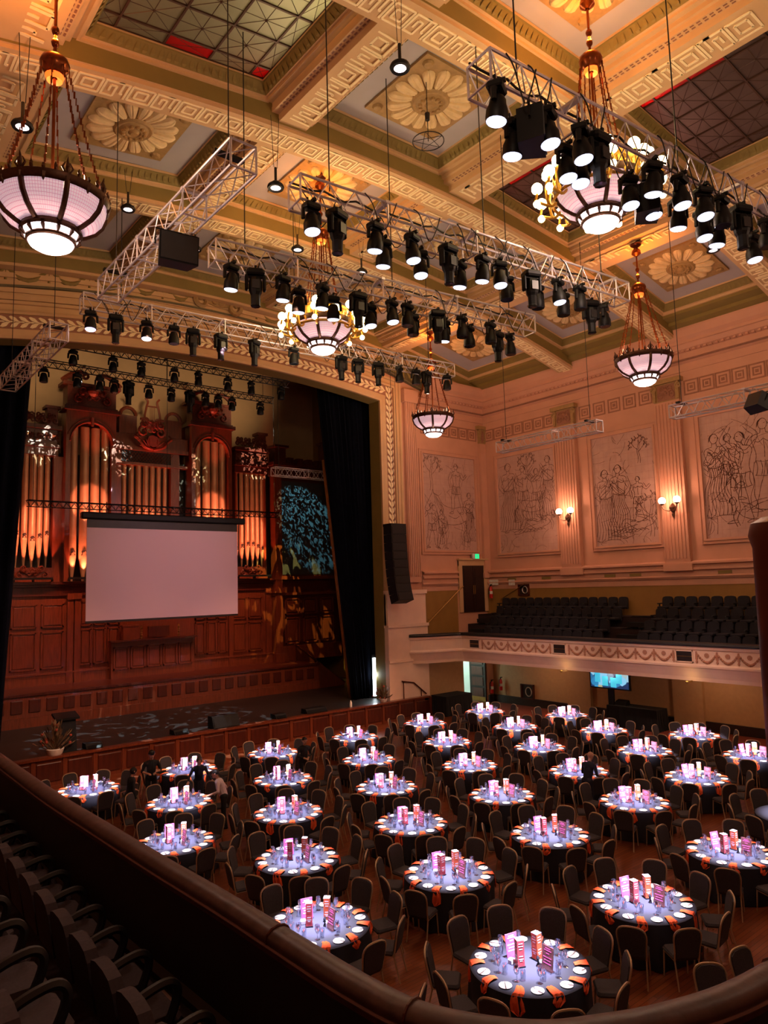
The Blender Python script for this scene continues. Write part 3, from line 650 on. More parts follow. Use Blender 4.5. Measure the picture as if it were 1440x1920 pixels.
run_x('cornice_red_band', [(.205, 16.63), (.215, 16.64), (.215, 16.71), (.205, 16.72)], 'mauve_paint')  # same reddish line on the end wall
m = MB(); x = 26.1
while x < XR - .6: m.box(x, x + .12, YE - .44, YE - .2, 17.0, 17.16); x += .26
wput('dentils', m, 'wall_paint')
for a, b in ((25.95, 28.6), (31.0, XR)):
    run_x('wall_base_moulding', [(0, 6.4), (.05, 6.4), (.05, 6.66), (.1, 6.68), (.16, 6.78), (.1, 6.84), (.1, 7.05), (.2, 7.08), (.2, 7.18), (.12, 7.2), (.12, 7.3), (.24, 7.34), (.24, 7.42), (0, 7.5)], 'wall_paint', a, b)
    run_x('dado', [(0, 3.4), (.03, 3.4), (.03, 6.6), (0, 6.62)], 'dado_ochre', a, b)
wput('lower_wall_face', MB().box(26.0, 28.85, YE - .02, YE, 0, 3.3), 'lower_wall')
struct(MB().box(30.8, XR - .02, YE - .1, YE, 0, .42).build('baseboard_end', 'skirting_dark'), 'short dark skirting between the doorway and the side wall', 'baseboard')
# upper door
d1 = struct(put('door_1', None, None, (29.87, YE, 5.15)), 'closed dark double door at the head of the side balcony steps', 'door')
for sg in (-1, 1):
    m = MB(); m.box(*sorted((sg * .01, sg * .88)), -.08, -.02, 0, 2.62)
    for a, b in ((.15, 1.1), (1.25, 2.45)): m.box(*sorted((sg * .14, sg * .76)), -.1, -.08, a, b)
    lf_ = m.build('door_leaf', 'door_wood', d1); MB().tube((sg * .06, -.14, 1.0), (sg * .06, -.14, 1.5), .02, 6).build('door_handle', 'brass', lf_)
m = MB()
for a, b, c, d, e in ((-1.16, -.88, 0, 2.9, .1), (.88, 1.16, 0, 2.9, .1), (-1.16, 1.16, 2.62, 2.95, .12), (-1.22, 1.22, 2.92, 3.02, .2)): m.box(a, b, -e, 0, c, d)
m.build('door_frame', 'cream_plaster', d1)
# lower doorway with lit service corridor
d2 = struct(put('door_2', None, None, (30.74, YE + .05, 0)), 'dark panelled door leaf swung open into the lit corridor', 'door')
m = MB(); m.box(-.06, 0, .02, 1.25, .02, 2.72)
lf_ = m.build('door_leaf', 'door_wood', d2)
for k in range(4): MB().box(-.09, -.06, .2, 1.05, .3 + k * .6, .78 + k * .6).build('door_panel', 'mahogany_dark', lf_)
MB().box(-.075, -.06, .05, 1.2, .03, .28).build('kick_plate', 'brass', lf_)
co = struct(put('wall_corridor', None, None, (29.8, 30.6, 0)), 'pale green lit service corridor behind the open doorway', 'wall')
MB().box(-1.5, 1.4, 0, .1, -.0, 3.2).build('corridor_wall', 'corridor_white', co); MB().box(-1.6, -1.5, -1.4, .1, 0, 3.2).build('corridor_wall', 'corridor_white', co)
MB().box(1.0, 1.1, -1.4, .1, 0, 3.2).build('corridor_wall', 'corridor_white', co); MB().box(-1.6, 1.4, -1.4, .1, 3.2, 3.3).build('corridor_ceiling', 'corridor_white', co)
lamp('corridor_lamp', 'POINT', (29.4, 29.8, 2.9), 60, (.8, 1, .9), .15)
# side and back walls that close the hall behind the viewer
struct(MB().box(-5.3, -5, -6, YE + .5, -.1, 22.6).build('wall_left', 'wall_paint'), 'side wall behind the near balcony seats', 'wall')
struct(MB().box(-5.3, XR + .4, -6.3, -6, -.1, 22.6).build('wall_back', 'wall_paint'), 'back wall of the hall behind the viewer', 'wall')
# ================================================================== STAGE
SF = 27.85; SZ = 1.0; PF = 34.85; PZ = 2.42; OY = 37.9
stage = thing('stage', 'wide dark stage with panelled mahogany front facing the tables', 'stage', (14.5, SF, 0))
X0s = -14.5
MB().box(-12.0, 10.9, .25, .54, .9, SZ).box(JL - 14.5, JR - 14.5, .54, 1.36, .9, SZ).box(-13.1, 13.0, 1.36, 13.1, .9, SZ).build('stage_floor', 'stage_black', stage)
MB().box(-12.0, 11.2, .06, .3, 0, SZ - .02).build('stage_front', 'mahogany', stage)
MB().box(-12.0, 11.25, -.06, .28, SZ - .06, SZ + .02).build('stage_nosing', 'mahogany', stage)
MB().box(10.95, 11.2, .06, .54, 0, SZ - .02).build('stage_end', 'mahogany', stage)
pm = MB(); pm.bevbox(-.42, .42, -.03, .06, .16, .8, .02); pm_me = pm.mesh('panel', 'mahogany_dark')
for i in range(2, 24): put('panel', pm_me, stage, (-13.6 + i * 1.06, .04, 0))
pb = MB(); pb.box(-.07, .07, -.0, .08, .02, .94); pb_me = pb.mesh('stile', 'mahogany')
for i in range(2, 25): put('stile', pb_me, stage, (-14.13 + i * 1.06, .0, 0))
# choir platform with panelled riser and end steps
plat = thing('choir_platform', 'raised mahogany platform with a row of small panels below the organ', 'platform', (14.5, PF, SZ))
hz = PZ - SZ
MB().box(-14.5, 9.1, .1, 6.5, hz - .1, hz).build('platform_top', 'mahogany_dark', plat)
MB().box(-14.5, 9.1, .06, .2, 0, hz).build('riser', 'mahogany', plat)
MB().box(-14.5, 9.15, -.04, .3, hz - .07, hz + .03).build('nosing', 'mahogany_dark', plat)
MB().box(-14.5, 9.1, -.02, .1, 0, .42).build('skirting', 'mahogany', plat)
q = MB().bevbox(-.24, .24, -.03, .06, .62, 1.18, .02).mesh('panel', 'mahogany_dark')
for i in range(32): put('panel', q, plat, (-14.1 + i * .73, .04, 0))
m = MB()
for k in range(6): m.box(9.1 + k * .28, 9.1 + (k + 1) * .28, .15, 2.4, 0, hz - (k + .6) * hz / 6.5)
m.build('steps', 'stage_black', plat)
m = MB(); m.hexa([(9.1, 0, 0), (10.9, 0, 0), (10.9, .12, 0), (9.1, .12, 0), (9.1, 0, hz + .05), (10.9, 0, .12), (10.9, .12, .12), (9.1, .12, hz + .05)]); m.build('step_side', 'mahogany', plat)
m = MB(); m.path([(9.0, .06, hz + .07), (10.95, .06, .14)], .06, 6); m.path([(9.0, 2.4, hz + 1.0), (10.95, 2.4, 1.0)], .05, 6); m.hexa([(9.1, 2.4, 0), (10.9, 2.4, 0), (10.9, 2.5, 0), (9.1, 2.5, 0), (9.1, 2.4, hz + .95), (10.9, 2.4, .95), (10.9, 2.5, .95), (9.1, 2.5, hz + .95)]); m.build('handrail', 'mahogany_dark', plat)

# ---- the pipe organ
OX = 14.9
org = thing('pipe_organ', 'carved mahogany pipe organ with tall metal pipes filling the back of the stage', 'organ', (OX, OY, PZ))
def part(name, mb, mt, parent=None, smooth=False): return mb.build(name, mt, parent or org, smooth)
rel = lambda X, Z: (X - OX, Z - PZ)
# lower case
m = MB(); m.box(-7.2, 7.4, 0, 1.2, 0, 5.0); part('lower_case', m, 'mahogany')
m = MB(); m.box(-7.2, 7.4, -.16, .02, 0, .5); m.box(-7.2, 7.4, -.22, .02, .5, .58); part('plinth', m, 'mahogany')
m = MB(); m.box(-7.2, 7.4, -.3, .1, 4.75, 4.86); m.box(-7.2, 7.4, -.4, .1, 4.86, 4.98); m.box(-7.2, 7.4, -.12, .1, 4.3, 4.75); part('impost_cornice', m, 'mahogany_dark')
def case_panel(x0, x1, z0, z1, y=-.0):
    m = MB(); b = .07
    for a in ((x0, x1, z0, z0 + b), (x0, x1, z1 - b, z1), (x0, x0 + b, z0, z1), (x1 - b, x1, z0, z1)): m.box(a[0], a[1], y - .07, y, a[2], a[3])
    m.bevbox(x0 + .12, x1 - .12, y - .04, y + .0, z0 + .12, z1 - .12, .015)
    part('panel', m, 'mahogany')
for a, b in ((-6.9, -5.75), (-5.55, -4.5)): case_panel(a, b, .75, 2.55); case_panel(a, b, 2.75, 3.9)
for a, b in ((-3.75, -3.15), (-3.05, -2.45), (-2.35, -1.75)): case_panel(a, b, .8, 2.6); case_panel(a, b, 2.75, 4.0)
for a, b in ((2.45, 3.05), (3.15, 3.75), (3.85, 4.4)): case_panel(a, b, .8, 2.6); case_panel(a, b, 2.75, 4.0)
for a, b in ((4.75, 5.65), (5.8, 6.7)): case_panel(a, b, .75, 2.45); case_panel(a, b, 2.65, 3.9)
for x in (-4.35, -4.0, 4.5, 6.95): part('case_pilaster', MB().box(x, x + .28, -.14, .02, 0, 4.4).box(x - .05, x + .33, -.2, .02, 0, .5).box(x - .04, x + .32, -.22, .02, 4.1, 4.4), 'mahogany')
# console recess below the screen
m = MB(); m.box(-2.3, 2.2, -.5, 0, 0, 1.85); part('console_case', m, 'mahogany')
for i in range(5): case_panel(-2.2 + i * .87, -1.42 + i * .87, .45, 1.6, -.5)
m = MB(); m.box(-2.4, 2.3, -.75, -.3, 1.85, 1.93); part('console_shelf', m, 'mahogany_dark')
m = MB(); m.box(-1.7, -.9, -.5, -.2, 1.93, 2.6); m.box(-1.75, -.85, -.52, -.18, 2.6, 2.68); part('console_niche', m, 'mahogany'); 
for x in (-.75, 1.3):
    m = MB(); m.tube((x, -.5, 1.93), (x, -.5, 2.62), .035, 8)
    for k in range(7): m.lathe([(.03, 0), (.075, .03), (.03, .07)], 8, (x, -.5, 1.95 + k * .09))
    part('console_baluster', m, 'brass', None, True)
m = MB(); m.box(-.35, .8, -.45, -.3, 2.0, 2.55); part('music_desk', m, 'mahogany_dark')
# pipes
def pipe_mesh(r, zt, zb, zm, nm='pipe'):
    m = MB().lathe([(r * .25, zb), (r * .98, zm), (r, zm + .12), (r, zt), (r * .9, zt), (r * .88, zt - .3)], 14)
    mo = MB(); P = arc(0, zm + .3, r * .62, 0, 180, 8)
    fn = lambda u, v, d: (u, -sqrt(max(.0001, r * r - u * u)) - d, v)
    mo.prism(P[::-1] + [(-r * .62, zm + .16), (r * .62, zm + .16)], fn, .004, .02)
    lp = MB().prism([(-r * .7, zm + .06), (r * .7, zm + .06), (r * .7, zm + .14), (-r * .7, zm + .14)], fn, 0, .05)
    return m.mesh(nm, 'pipe_metal', True), mo.mesh('mouth', 'stage_black'), lp.mesh('lip', 'pipe_metal')
def pipes(xc, r, n, sp, zt, zb, zm, vv=0., y=.1):
    for i in range(n):
        t = abs(i - (n - 1) / 2) / max(1, (n - 1) / 2); p = pipe_mesh(r * (1 - .18 * t), zt, zb, zm + vv * t)
        o = put('pipe', p[0], org, (xc + (i - (n - 1) / 2) * sp, y - .12 * (1 - t), 0)); put('mouth', p[1], o); put('lip', p[2], o)
B0 = 5.0
pipes(-6.05, .165, 5, .34, 11.35, 5.7, 6.85, .3); pipes(-3.42, .24, 4, .52, 12.9, B0, 6.15, .0, -.15)
pipes(-.4, .15, 7, .38, 11.2, B0, 6.6, .2); pipes(3.3, .24, 4, .52, 12.9, B0, 6.15, .0, -.15); pipes(5.95, .15, 6, .35, 11.5, 5.7, 6.85, -.3)
# back boards behind the pipes
part('back_board', MB().box(-7.2, 7.4, .55, .7, 5.0, 11.6), 'stage_black')
# flats: frames, pipe shades, cornices
for xa, xb, sd in ((-7.1, -5.0, 1), (4.95, 7.0, 2)):
    m = MB(); m.box(xa, xb, -.25, .2, 5.0, 5.18); m.box(xa, xa + .12, -.1, .4, 5, 11.4); m.box(xb - .12, xb, -.1, .4, 5, 11.4); part('flat_frame', m, 'mahogany')
    m = MB(); carving(m, lambda u, v, d: ((xa + xb) / 2 + u, -.2 - d, 5.45 + v), xb - xa - .2, .7, .05, sd); m.box(xa + .1, xb - .1, -.16, -.1, 5.18, 5.7); part('pipe_toe_carving', m, 'carved_wood')
    m = MB(); m.box(xa - .05, xb + .05, -.2, .5, 11.3, 11.7); m.box(xa - .1, xb + .1, -.35, .5, 11.7, 11.85); m.box(xa, xb, -.2, .5, 11.85, 12.6); m.box(xa - .15, xb + .15, -.45, .5, 12.6, 12.8); part('flat_cornice', m, 'mahogany_dark')
    m = MB()
    for j in range(6): carving(m, lambda u, v, d: (xa + .2 + j * .36 + u, -.2 - d, 12.2 + v), .36, .5, .025, j)
    part('frieze_carving', m, 'carved_wood')
    m = MB()
    for j in range(4): carving(m, lambda u, v, d: (xa + .25 + j * .52 + u, -.2 - d, 13.15 + v), .5, .6, .05, j)
    m.box(xb - .5, xb, -.2, .3, 12.8, 13.7); m.box(xb - .6, xb + .1, -.3, .4, 13.7, 13.85); part('cresting', m, 'carved_wood')
part('corner_column', MB().box(-5.0, -4.5, -.1, .5, 5, 11.3).box(-5.06, -4.44, -.18, .5, 5, 5.3), 'mahogany')
# two towers with arched heads and carved pediments
for xc, sd in ((-3.42, 4), (3.3, 5)):
    w = 1.25
    m = MB()
    for sg in (-1, 1): m.box(*sorted((xc + sg * 1.02, xc + sg * w)), -.5, .4, B0, 13.7)
    ou = [(-w, 13.75), (-w, 12.3)] + [(-u, v) for u, v in arc(0, 12.1, 1.02, 0, 180, 14)] + [(w, 12.3), (w, 13.75)]
    A = arc(0, 12.1, 1.02, 180, 0, 14)
    for (a, b), (c, d) in zip(A[:-1], A[1:]): m.hexa([(xc + a, -.5, b), (xc + c, -.5, d), (xc + c, .3, d), (xc + a, .3, b), (xc + a, -.5, 13.75), (xc + c, -.5, 13.75), (xc + c, .3, 13.75), (xc + a, .3, 13.75)])
    part('tower_case', m, 'mahogany')
    m = MB(); m.path([(xc + a, -.54, b) for a, b in arc(0, 12.1, 1.06, 0, 180, 18)], .05, 6); m.path([(xc + a, -.54, b) for a, b in arc(0, 12.1, 1.22, 15, 165, 18)], .03, 6); m.tube((xc, -.6, 12.95), (xc, -.6, 13.4), .07, 6, .1); part('arch_moulding', m, 'carved_wood')
    m = MB(); m.box(xc - 1.4, xc + 1.4, -.7, .5, 13.7, 13.9); m.box(xc - 1.3, xc + 1.3, -.55, .4, 13.9, 14.0); part('tower_cornice', m, 'mahogany_dark')
    m = MB(); m.box(xc - 1.22, xc + 1.22, -.5, .3, 14.0, 15.0); m.box(xc - 1.45, xc + 1.45, -.62, .4, 15.0, 15.16)
    for sg in (-1, 1):
        m.path([(xc + sg * (1.45 - 1.05 * t), -.45, 15.2 + .55 * sin(t * 1.9)) for t in [i / 8 for i in range(9)]], [.16 - .06 * i / 8 for i in range(9)], 6)
        m.path([(xc + sg * .38 + u, -.5, 15.55 + v) for u, v in spiral(0, 0, .22, .5, 1.3, 12, sg)], .07, 6)
    part('pediment', m, 'carved_wood')
    m = MB(); carving(m, lambda u, v, d: (xc + u, -.52 - d, 14.5 + v), 2.3, 1.0, .07, sd); m.ball((xc, -.6, 14.75), .3, 10, 6); part('pediment_carving', m, 'carved_wood')
# centre field with lattice, shield and lyre
m = MB(); m.box(-2.2, -1.75, -.1, .4, 5, 12.2); m.box(1.0, 1.5, -.1, .4, 5, 12.2); m.box(-2.2, 1.95, -.2, .5, 11.2, 11.35); m.box(-2.2, 1.95, -.3, .5, 12.0, 12.2); part('centre_frame', m, 'mahogany')
m = MB()
for j in range(14):
    for sg in (-1, 1): x = -1.5 + j * .17; m.tube((x, -.1, 11.4), (x + sg * .45, -.1, 11.95), .016, 4)
part('lattice', m, 'carved_wood'); part('lattice_back', MB().box(-1.75, 1.2, .0, .06, 11.35, 12.0), 'stage_black')
m = MB(); m.box(-2.2, 2.0, -.1, .4, 12.2, 12.9); m.box(-1.9, -.95, -.15, .4, 12.9, 13.9); m.box(.65, 1.6, -.15, .4, 12.9, 13.9); m.path([(-1.42 + a, -.1, 13.9 + b) for a, b in arc(0, 0, .42, 0, 180, 10)], .1, 6); m.path([(1.12 + a, -.1, 13.9 + b) for a, b in arc(0, 0, .42, 0, 180, 10)], .1, 6); part('centre_crest', m, 'mahogany')
m = MB()
for sg in (-1, 1):
    m.path(smooth_line([(-.15 + sg * .05, -.3, 13.6), (-.15 + sg * .42, -.3, 13.8), (-.15 + sg * .34, -.3, 14.4), (-.15 + sg * .26, -.3, 14.75), (-.15 + sg * .4, -.3, 14.95)]), .06, 6)
    m.path([(-.15 + sg * .5 + u, -.3, 13.5 + v) for u, v in spiral(0, 0, .3, 1, 1.1, 12, sg)], .07, 6)
for k in range(4): m.tube((-.27 + k * .08, -.3, 13.7), (-.27 + k * .08, -.3, 14.5), .012, 4)
m.tube((-.5, -.3, 14.5), (.2, -.3, 14.5), .04, 6); carving(m, lambda u, v, d: (-.15 + u, -.2 - d, 13.3 + v), 1.6, 1.2, .07, 9); part('lyre', m, 'carved_wood')
m = MB(); m.prism(arc(-.15, 12.55, .32, 0, 360, 18)[:-1], lambda u, v, d: (u, -.35 - d, v), 0, .12)
for sg in (-1, 1):
    m.path(smooth_line([(-.15, -.45, 12.05), (-.15 + sg * .5, -.5, 12.2), (-.15 + sg * .8, -.5, 12.55), (-.15 + sg * 1.0, -.5, 12.75), (-.15 + sg * .85, -.5, 12.95)]), [.06, .09, .1, .09, .08, .1, .09, .1, .09, .08, .1, .08, .09, .1, .1, .08, .06, .05, .05, .04, .04][:21], 6)
    for k in range(5): a = radians(15 + 18 * k); m.path([(-.15 + sg * .2, -.4, 12.2), (-.15 + sg * (.2 + .6 * cos(a)), -.5, 12.1 + .55 * sin(a))], [.05, .03], 5)
part('shield_cartouche', m, 'carved_wood')
# angled wing at the right with a panelled base and castellated cornice
wing = thing('organ_wing', 'dark mahogany side screen with castellated cornice beside the organ pipes', 'screen', (22.6, OY - .2, PZ))
m = MB(); m.box(0, 4.6, 0, .8, 0, 11.9); m.build('wing_case', 'mahogany_dark', wing); MB().box(.35, 4.4, -.03, 0, 5.2, 11.0).build('grille_panel', 'grille_panel', wing)
m = MB(); m.box(-.25, .22, -.25, .3, 0, 11.3); m.box(-.35, .32, -.35, .3, 4.1, 4.4); m.box(-.35, .32, -.35, .3, 0, .5); m.build('corner_post', 'mahogany', wing)
for q in ((-.3, -.3, 4.9, 5.1), (-.3, -.2, 3.95, 4.1), (-.2, -.14, 0, .9)): MB().box(q[0], 4.6, q[1], .1, q[2], q[3]).build('wing_moulding', 'mahogany', wing)
for a, b in ((.5, 1.55), (1.8, 2.85), (3.1, 4.1)):
    for c, d in ((1.0, 2.6), (2.75, 3.75)):
        m = MB(); 
        for r in ((a, b, c, c + .08), (a, b, d - .08, d), (a, a + .08, c, d), (b - .08, b, c, d)): m.box(r[0], r[1], -.08, 0, r[2], r[3])
        m.bevbox(a + .16, b - .16, -.05, .02, c + .16, d - .16, .02); m.build('panel', 'mahogany', wing)
m = MB()
for k in range(16): carving(m, lambda u, v, d: (.8 + (k % 4) * 1.0 + u, -d * .3, 5.9 + (k // 4) * 1.35 + v), 1.0, 1.3, .022, 30 + k)
tag(m.build('fretwork', 'grille_panel', wing), kind='stuff')
m = MB(); m.box(-.3, 4.6, -.3, .5, 11.3, 11.9); m.box(-.4, 4.6, -.42, .6, 11.9, 12.1)
for k in range(6): m.box(.7 + k * .7, 1.1 + k * .7, -.3, .4, 12.1, 12.45)
m.box(-.2, .5, -.35, .5, 12.1, 13.0); m.box(-.35, .65, -.5, .6, 13.0, 13.15); m.box(3.5, 4.3, -.35, .5, 12.1, 13.6); m.box(3.4, 4.4, -.45, .6, 13.6, 13.75); m.build('castellated_cornice', 'mahogany_dark', wing)
# stage house shell
struct(MB().box(0, 32, 41, 41.3, 0, 22.6).build('wall_stage_back', 'cream_plaster'), 'cream plaster wall rising behind the organ', 'wall')
struct(MB().box(27.6, 27.9, YE + .8, 41, 0, 22.6).build('wall_stage_right', 'dado_ochre'), 'side wall of the stage behind the curtain', 'wall')
struct(MB().box(1, 1.3, YE + .8, 41, 0, 22.6).build('wall_stage_left', 'dado_ochre'), 'side wall of the stage behind the near curtain', 'wall')
# ---- curtains
def drape(name, label, top, bot, amp, folds, mt, y, seed=0, n=90, thick=.02):
    rnd = random.Random(seed); rows = []
    for k in range(15):
        t = k / 14; xa = top[0][0] * (1 - t) + bot[0][0] * t; xb = top[1][0] * (1 - t) + bot[1][0] * t; zA = top[0][1] * (1 - t) + bot[0][1] * t; zB = top[1][1] * (1 - t) + bot[1][1] * t
        rows.append([(xa + (xb - xa) * i / n, y + amp * sin(2 * pi * folds * i / n + .5 * sin(3 * t)) + amp * .4 * sin(5.1 * i / n * folds), zA + (zB - zA) * i / n) for i in range(n + 1)])
    o = MB().grid(rows).build(name, mt, None, True)
    md = o.modifiers.new('thickness', 'SOLIDIFY'); md.thickness = thick
    return tag(o, label, 'curtain')
a, b = aty(597, 728, 29.7), aty(692, 760, 29.7); c, d = aty(664, 1290, 29.7), aty(706, 1290, 29.7)
drape('stage_curtain', 'dark navy stage curtain hanging beside the lit proscenium jamb', ((a.x, 17.3), (JR + 1.2, 17.3)), ((c.x, SZ + .02), (JR + .9, SZ + .02)), .14, 13, 'navy_velvet', 29.8)
a = aty(62, 700, 29.7); b = aty(2, 1300, 29.7)
drape('stage_curtain', 'black stage curtain on the near side of the stage, beside the organ flat', ((1.5, 17.3), (a.x + .05, 17.3)), ((1.5, SZ + .02), (b.x, SZ + .02)), .14, 10, 'navy_velvet', 29.8, 3)
a, b = aty(606, 740, 30.3), aty(625, 745, 30.3); c, d = aty(648, 1215, 30.3), aty(668, 1215, 30.3)
drape('curtain_lining', 'gold and brown gathered drape edging the navy curtain', ((a.x - .1, 13.4), (a.x + .5, 13.4)), ((c.x + .2, SZ + .02), (c.x + .7, SZ + .02)), .12, 5, 'curtain_gold', 30.3, 5, 40)
# gilded rack of props with a bright work light next to the pier
rk = thing('prop_rack', 'gilded openwork stand in the dark gap between curtain and pier', 'stand', (23.4, 30.6, SZ))
m = MB()
for x in (-.55, .1, .6): m.tube((x, 0, 0), (x, 0, 3.6 + .5 * (x > 0)), .03, 6)
for z in (.25, 1.1, 1.9, 2.7, 3.2): m.tube((-.6, 0, z), (.65, 0, z), .035, 6)
m.build('frame', 'gilt', rk)
m = MB()
for k in range(9): m.ball((-.5 + .14 * k, -.05, 3.25 + .25 * (k % 3)), .07, 6, 4)
for k in range(6): m.ball((-.4 + .2 * k, -.05, 1.4 + .1 * (k % 2)), .09, 6, 4)
m.build('ornaments', 'gilt', rk)
wl = thing('work_light', 'bright white vertical strip light glaring beside the proscenium pier', 'light', (23.42, 29.5, SZ))
MB().box(-.07, .07, -.05, .05, .1, 2.05).build('tube', 'strip_light', wl); MB().box(-.1, .1, .05, .1, 0, 2.2).build('housing', 'fixture_black', wl)
lamp('work_light_lamp', 'POINT', (23.25, 29.3, 2.2), 40, (.8, .95, 1), .1)
# ---- screen and its truss
SY = 34.3
sc_ = thing('projection_screen', 'large blank pale pink projection screen hanging in front of the organ', 'screen', (14.3, SY, 5.4))
for f in (-3, 3): MB().box(f - .02, f + .02, .08, .12, 4.6, 5.7).build('strap', 'fixture_black', sc_)
k0, k1 = aty(163, 990, SY), aty(446, 1152, SY); xa, xb = k0.x - 14.3, k1.x - 14.3; zt, zb = k0.z - 5.4 + .03, k1.z - 5.4 - .06
MB().box(xa, xb, 0, .02, zb + .1, zt).build('screen_fabric', 'screen_fabric', sc_)
MB().box(xa, xb, -.01, .04, zb, zb + .1).build('bottom_bar', 'stage_black', sc_); MB().box(xa, xb, -.005, .03, zt, zt + .42).build('top_border', 'stage_black', sc_)
h0, h1 = aty(152, 975, SY), aty(458, 985, SY)
MB().bevbox(h0.x - 14.3, h1.x - 14.3, -.15, .2, zt + .4, zt + .72, .05).build('housing', 'fixture_black', sc_)
def ladder_truss(name, label, x0, x1, y, z, s=.3, mt='truss_black', group=None, drops=(), y1=None):
    y1 = y if y1 is None else y1; t = thing(name, label, 'truss', (x0, y, z), atan2(y1 - y, x1 - x0), group); L = hypot(x1 - x0, y1 - y); m = MB()
    for dy, dz in ((-s / 2, 0), (s / 2, 0), (0, -s)) if s < .32 else ((-s / 2, 0), (s / 2, 0), (-s / 2, -s), (s / 2, -s)): m.tube((0, dy, dz), (L, dy, dz), .025 if s < .32 else .026, 6)
    m.build('chords', mt, t); m = MB(); n = int(L / (s * 1.2))
    for i in range(n):
        a = L * i / n; b = L * (i + .5) / n; c = L * (i + 1) / n
        for sg in (-1, 1):
            if s < .32: m.tube((a, sg * s / 2, 0), (b, 0, -s), .014, 4); m.tube((b, 0, -s), (c, sg * s / 2, 0), .014, 4)
            else: m.tube((a, sg * s / 2, 0), (b, sg * s / 2, -s), .013, 4); m.tube((b, sg * s / 2, -s), (c, sg * s / 2, 0), .013, 4)
        if s >= .32: m.tube((a, -s / 2, 0), (c, s / 2, 0), .012, 4); m.tube((a, -s / 2, -s), (c, s / 2, -s), .012, 4)
    m.build('lattice', mt, t)
    for e in (0, L):
        m = MB()
        if s >= .32:
            for p, q in (((-1, 0), (1, 0)), ((1, 0), (1, -1)), ((1, -1), (-1, -1)), ((-1, -1), (-1, 0))): m.tube((e, p[0] * s / 2, p[1] * s), (e, q[0] * s / 2, q[1] * s), .022, 5)
        else: m.tube((e, -s / 2, 0), (e, s / 2, 0), .02, 5)
        m.build('end_frame', mt, t)
    jn = 2.0
    while jn < L - .5:
        m = MB(); m.box(jn - .05, jn + .05, -s / 2 - .03, s / 2 + .03, -.03, .03)
        if s >= .32:
            for p, q in (((1, 0), (1, -1)), ((-1, -1), (-1, 0)), ((1, -1), (-1, -1))): m.tube((jn, p[0] * s / 2, p[1] * s), (jn, q[0] * s / 2, q[1] * s), .022, 5)
        m.build('joint_frame', mt, t); jn += 2.4
    for f in drops: MB().tube((L * f, 0, 0), (L * f, 0, (zs(x0 + L * f) + .97 if y < 28 else 22.6) - z), .014, 5).build('hang_cable', 'cable_black', t)
    return t
a, b = aty(50, 942, SY + .1), aty(522, 960, SY + .1)
ladder_truss('black_truss', 'slim black truss carrying the projection screen across the organ pipes', a.x, b.x, SY + .1, a.z + .1, .28, drops=(.02, .5, .98))
# ---- stage floor objects
le = thing('lectern', 'tall black lectern standing on the stage beside a flower arrangement', 'lectern', (atz(122, 1408, SZ).x, atz(122, 1408, SZ).y, SZ))
MB().hexa([(-.35, -.25, 0), (.35, -.25, 0), (.35, .25, 0), (-.35, .25, 0), (-.3, -.2, 1.15), (.3, -.2, 1.15), (.3, .2, 1.15), (-.3, .2, 1.15)]).build('body', 'black_cloth', le)
MB().hexa([(-.42, -.3, 1.15), (.42, -.3, 1.15), (.42, .3, 1.3), (-.42, .3, 1.3), (-.42, -.3, 1.22), (.42, -.3, 1.22), (.42, .3, 1.37), (-.42, .3, 1.37)]).build('reading_top', 'fixture_black', le)
def flowers(label, loc, s, seed):
    rnd = random.Random(seed); t = thing('flower_arrangement', label, 'flowers', loc)
    MB().lathe([(.001, 0), (.2 * s, 0), (.24 * s, .05), (.3 * s, .22 * s), (.26 * s, .24 * s)], 12).build('bowl', 'china', t, True)
    st = MB(); fl = MB(); lf2 = MB()
    for k in range(80):
        a = rnd.uniform(0, 2 * pi); e = rnd.uniform(.15, 1.5); L = s * rnd.uniform(.45, .95); p = (cos(a) * cos(e) * L * .75, sin(a) * cos(e) * L * .75, .2 * s + sin(e) * L)
        st.path([(0, 0, .15 * s), (p[0] * .4, p[1] * .4, p[2] * .55), p], .008, 4)
        if k % 6 == 0: fl.ball(p, .04 * s + .02 * rnd.random(), 6, 4)
        else:
            d = Vector(p).normalized(); u = d.cross(Vector((0, 0, 1))).normalized() * .05 * s; q = Vector(p); lf2.add([q - d * .14, q + u, q + d * .12, q - u, q + Vector((0, 0, .02))], [(0, 1, 4), (1, 2, 4), (2, 3, 4), (3, 0, 4)])
    st.build('stems', 'leaf_green', t); fl.build('blooms', 'flower_red', t, True); lf2.build('leaves', 'leaf_green', t)
p = atz(103, 1416, SZ); flowers('tall dried flower arrangement in a white bowl beside the stage lectern', (p.x, p.y, SZ), 1.05, 1)
p = aty(720, 1306, 28.12); flowers('dark leafy flower arrangement at the pier end of the stage edge', (min(p.x, 23.0), 28.2, SZ), .75, 2)
def wedge(px, py, w, h, label):
    p = atz(px, py, SZ); t = thing('stage_monitor', label, 'speaker', (p.x, max(p.y, SF + .45), SZ), 0, 'stage monitors')
    MB().hexa([(-w / 2, -.3, 0), (w / 2, -.3, 0), (w / 2, .3, 0), (-w / 2, .3, 0), (-w / 2, -.1, h), (w / 2, -.1, h), (w / 2, .28, h), (-w / 2, .28, h)]).build('cabinet', 'fixture_black', t)
    MB().hexa([(-w / 2 + .04, -.3, .05), (w / 2 - .04, -.3, .05), (w / 2 - .04, -.12, h - .05), (-w / 2 + .04, -.12, h - .05), (-w / 2 + .04, -.32, .05), (w / 2 - .04, -.32, .05), (w / 2 - .04, -.14, h - .05), (-w / 2 + .04, -.14, h - .05)]).build('grille', 'fixture_black', t)
wedge(430, 1366, 1.2, .5, 'wide black floor monitor near the middle of the stage edge')
wedge(181, 1406, .6, .2, 'small black floor monitor on the stage edge nearest the lectern')
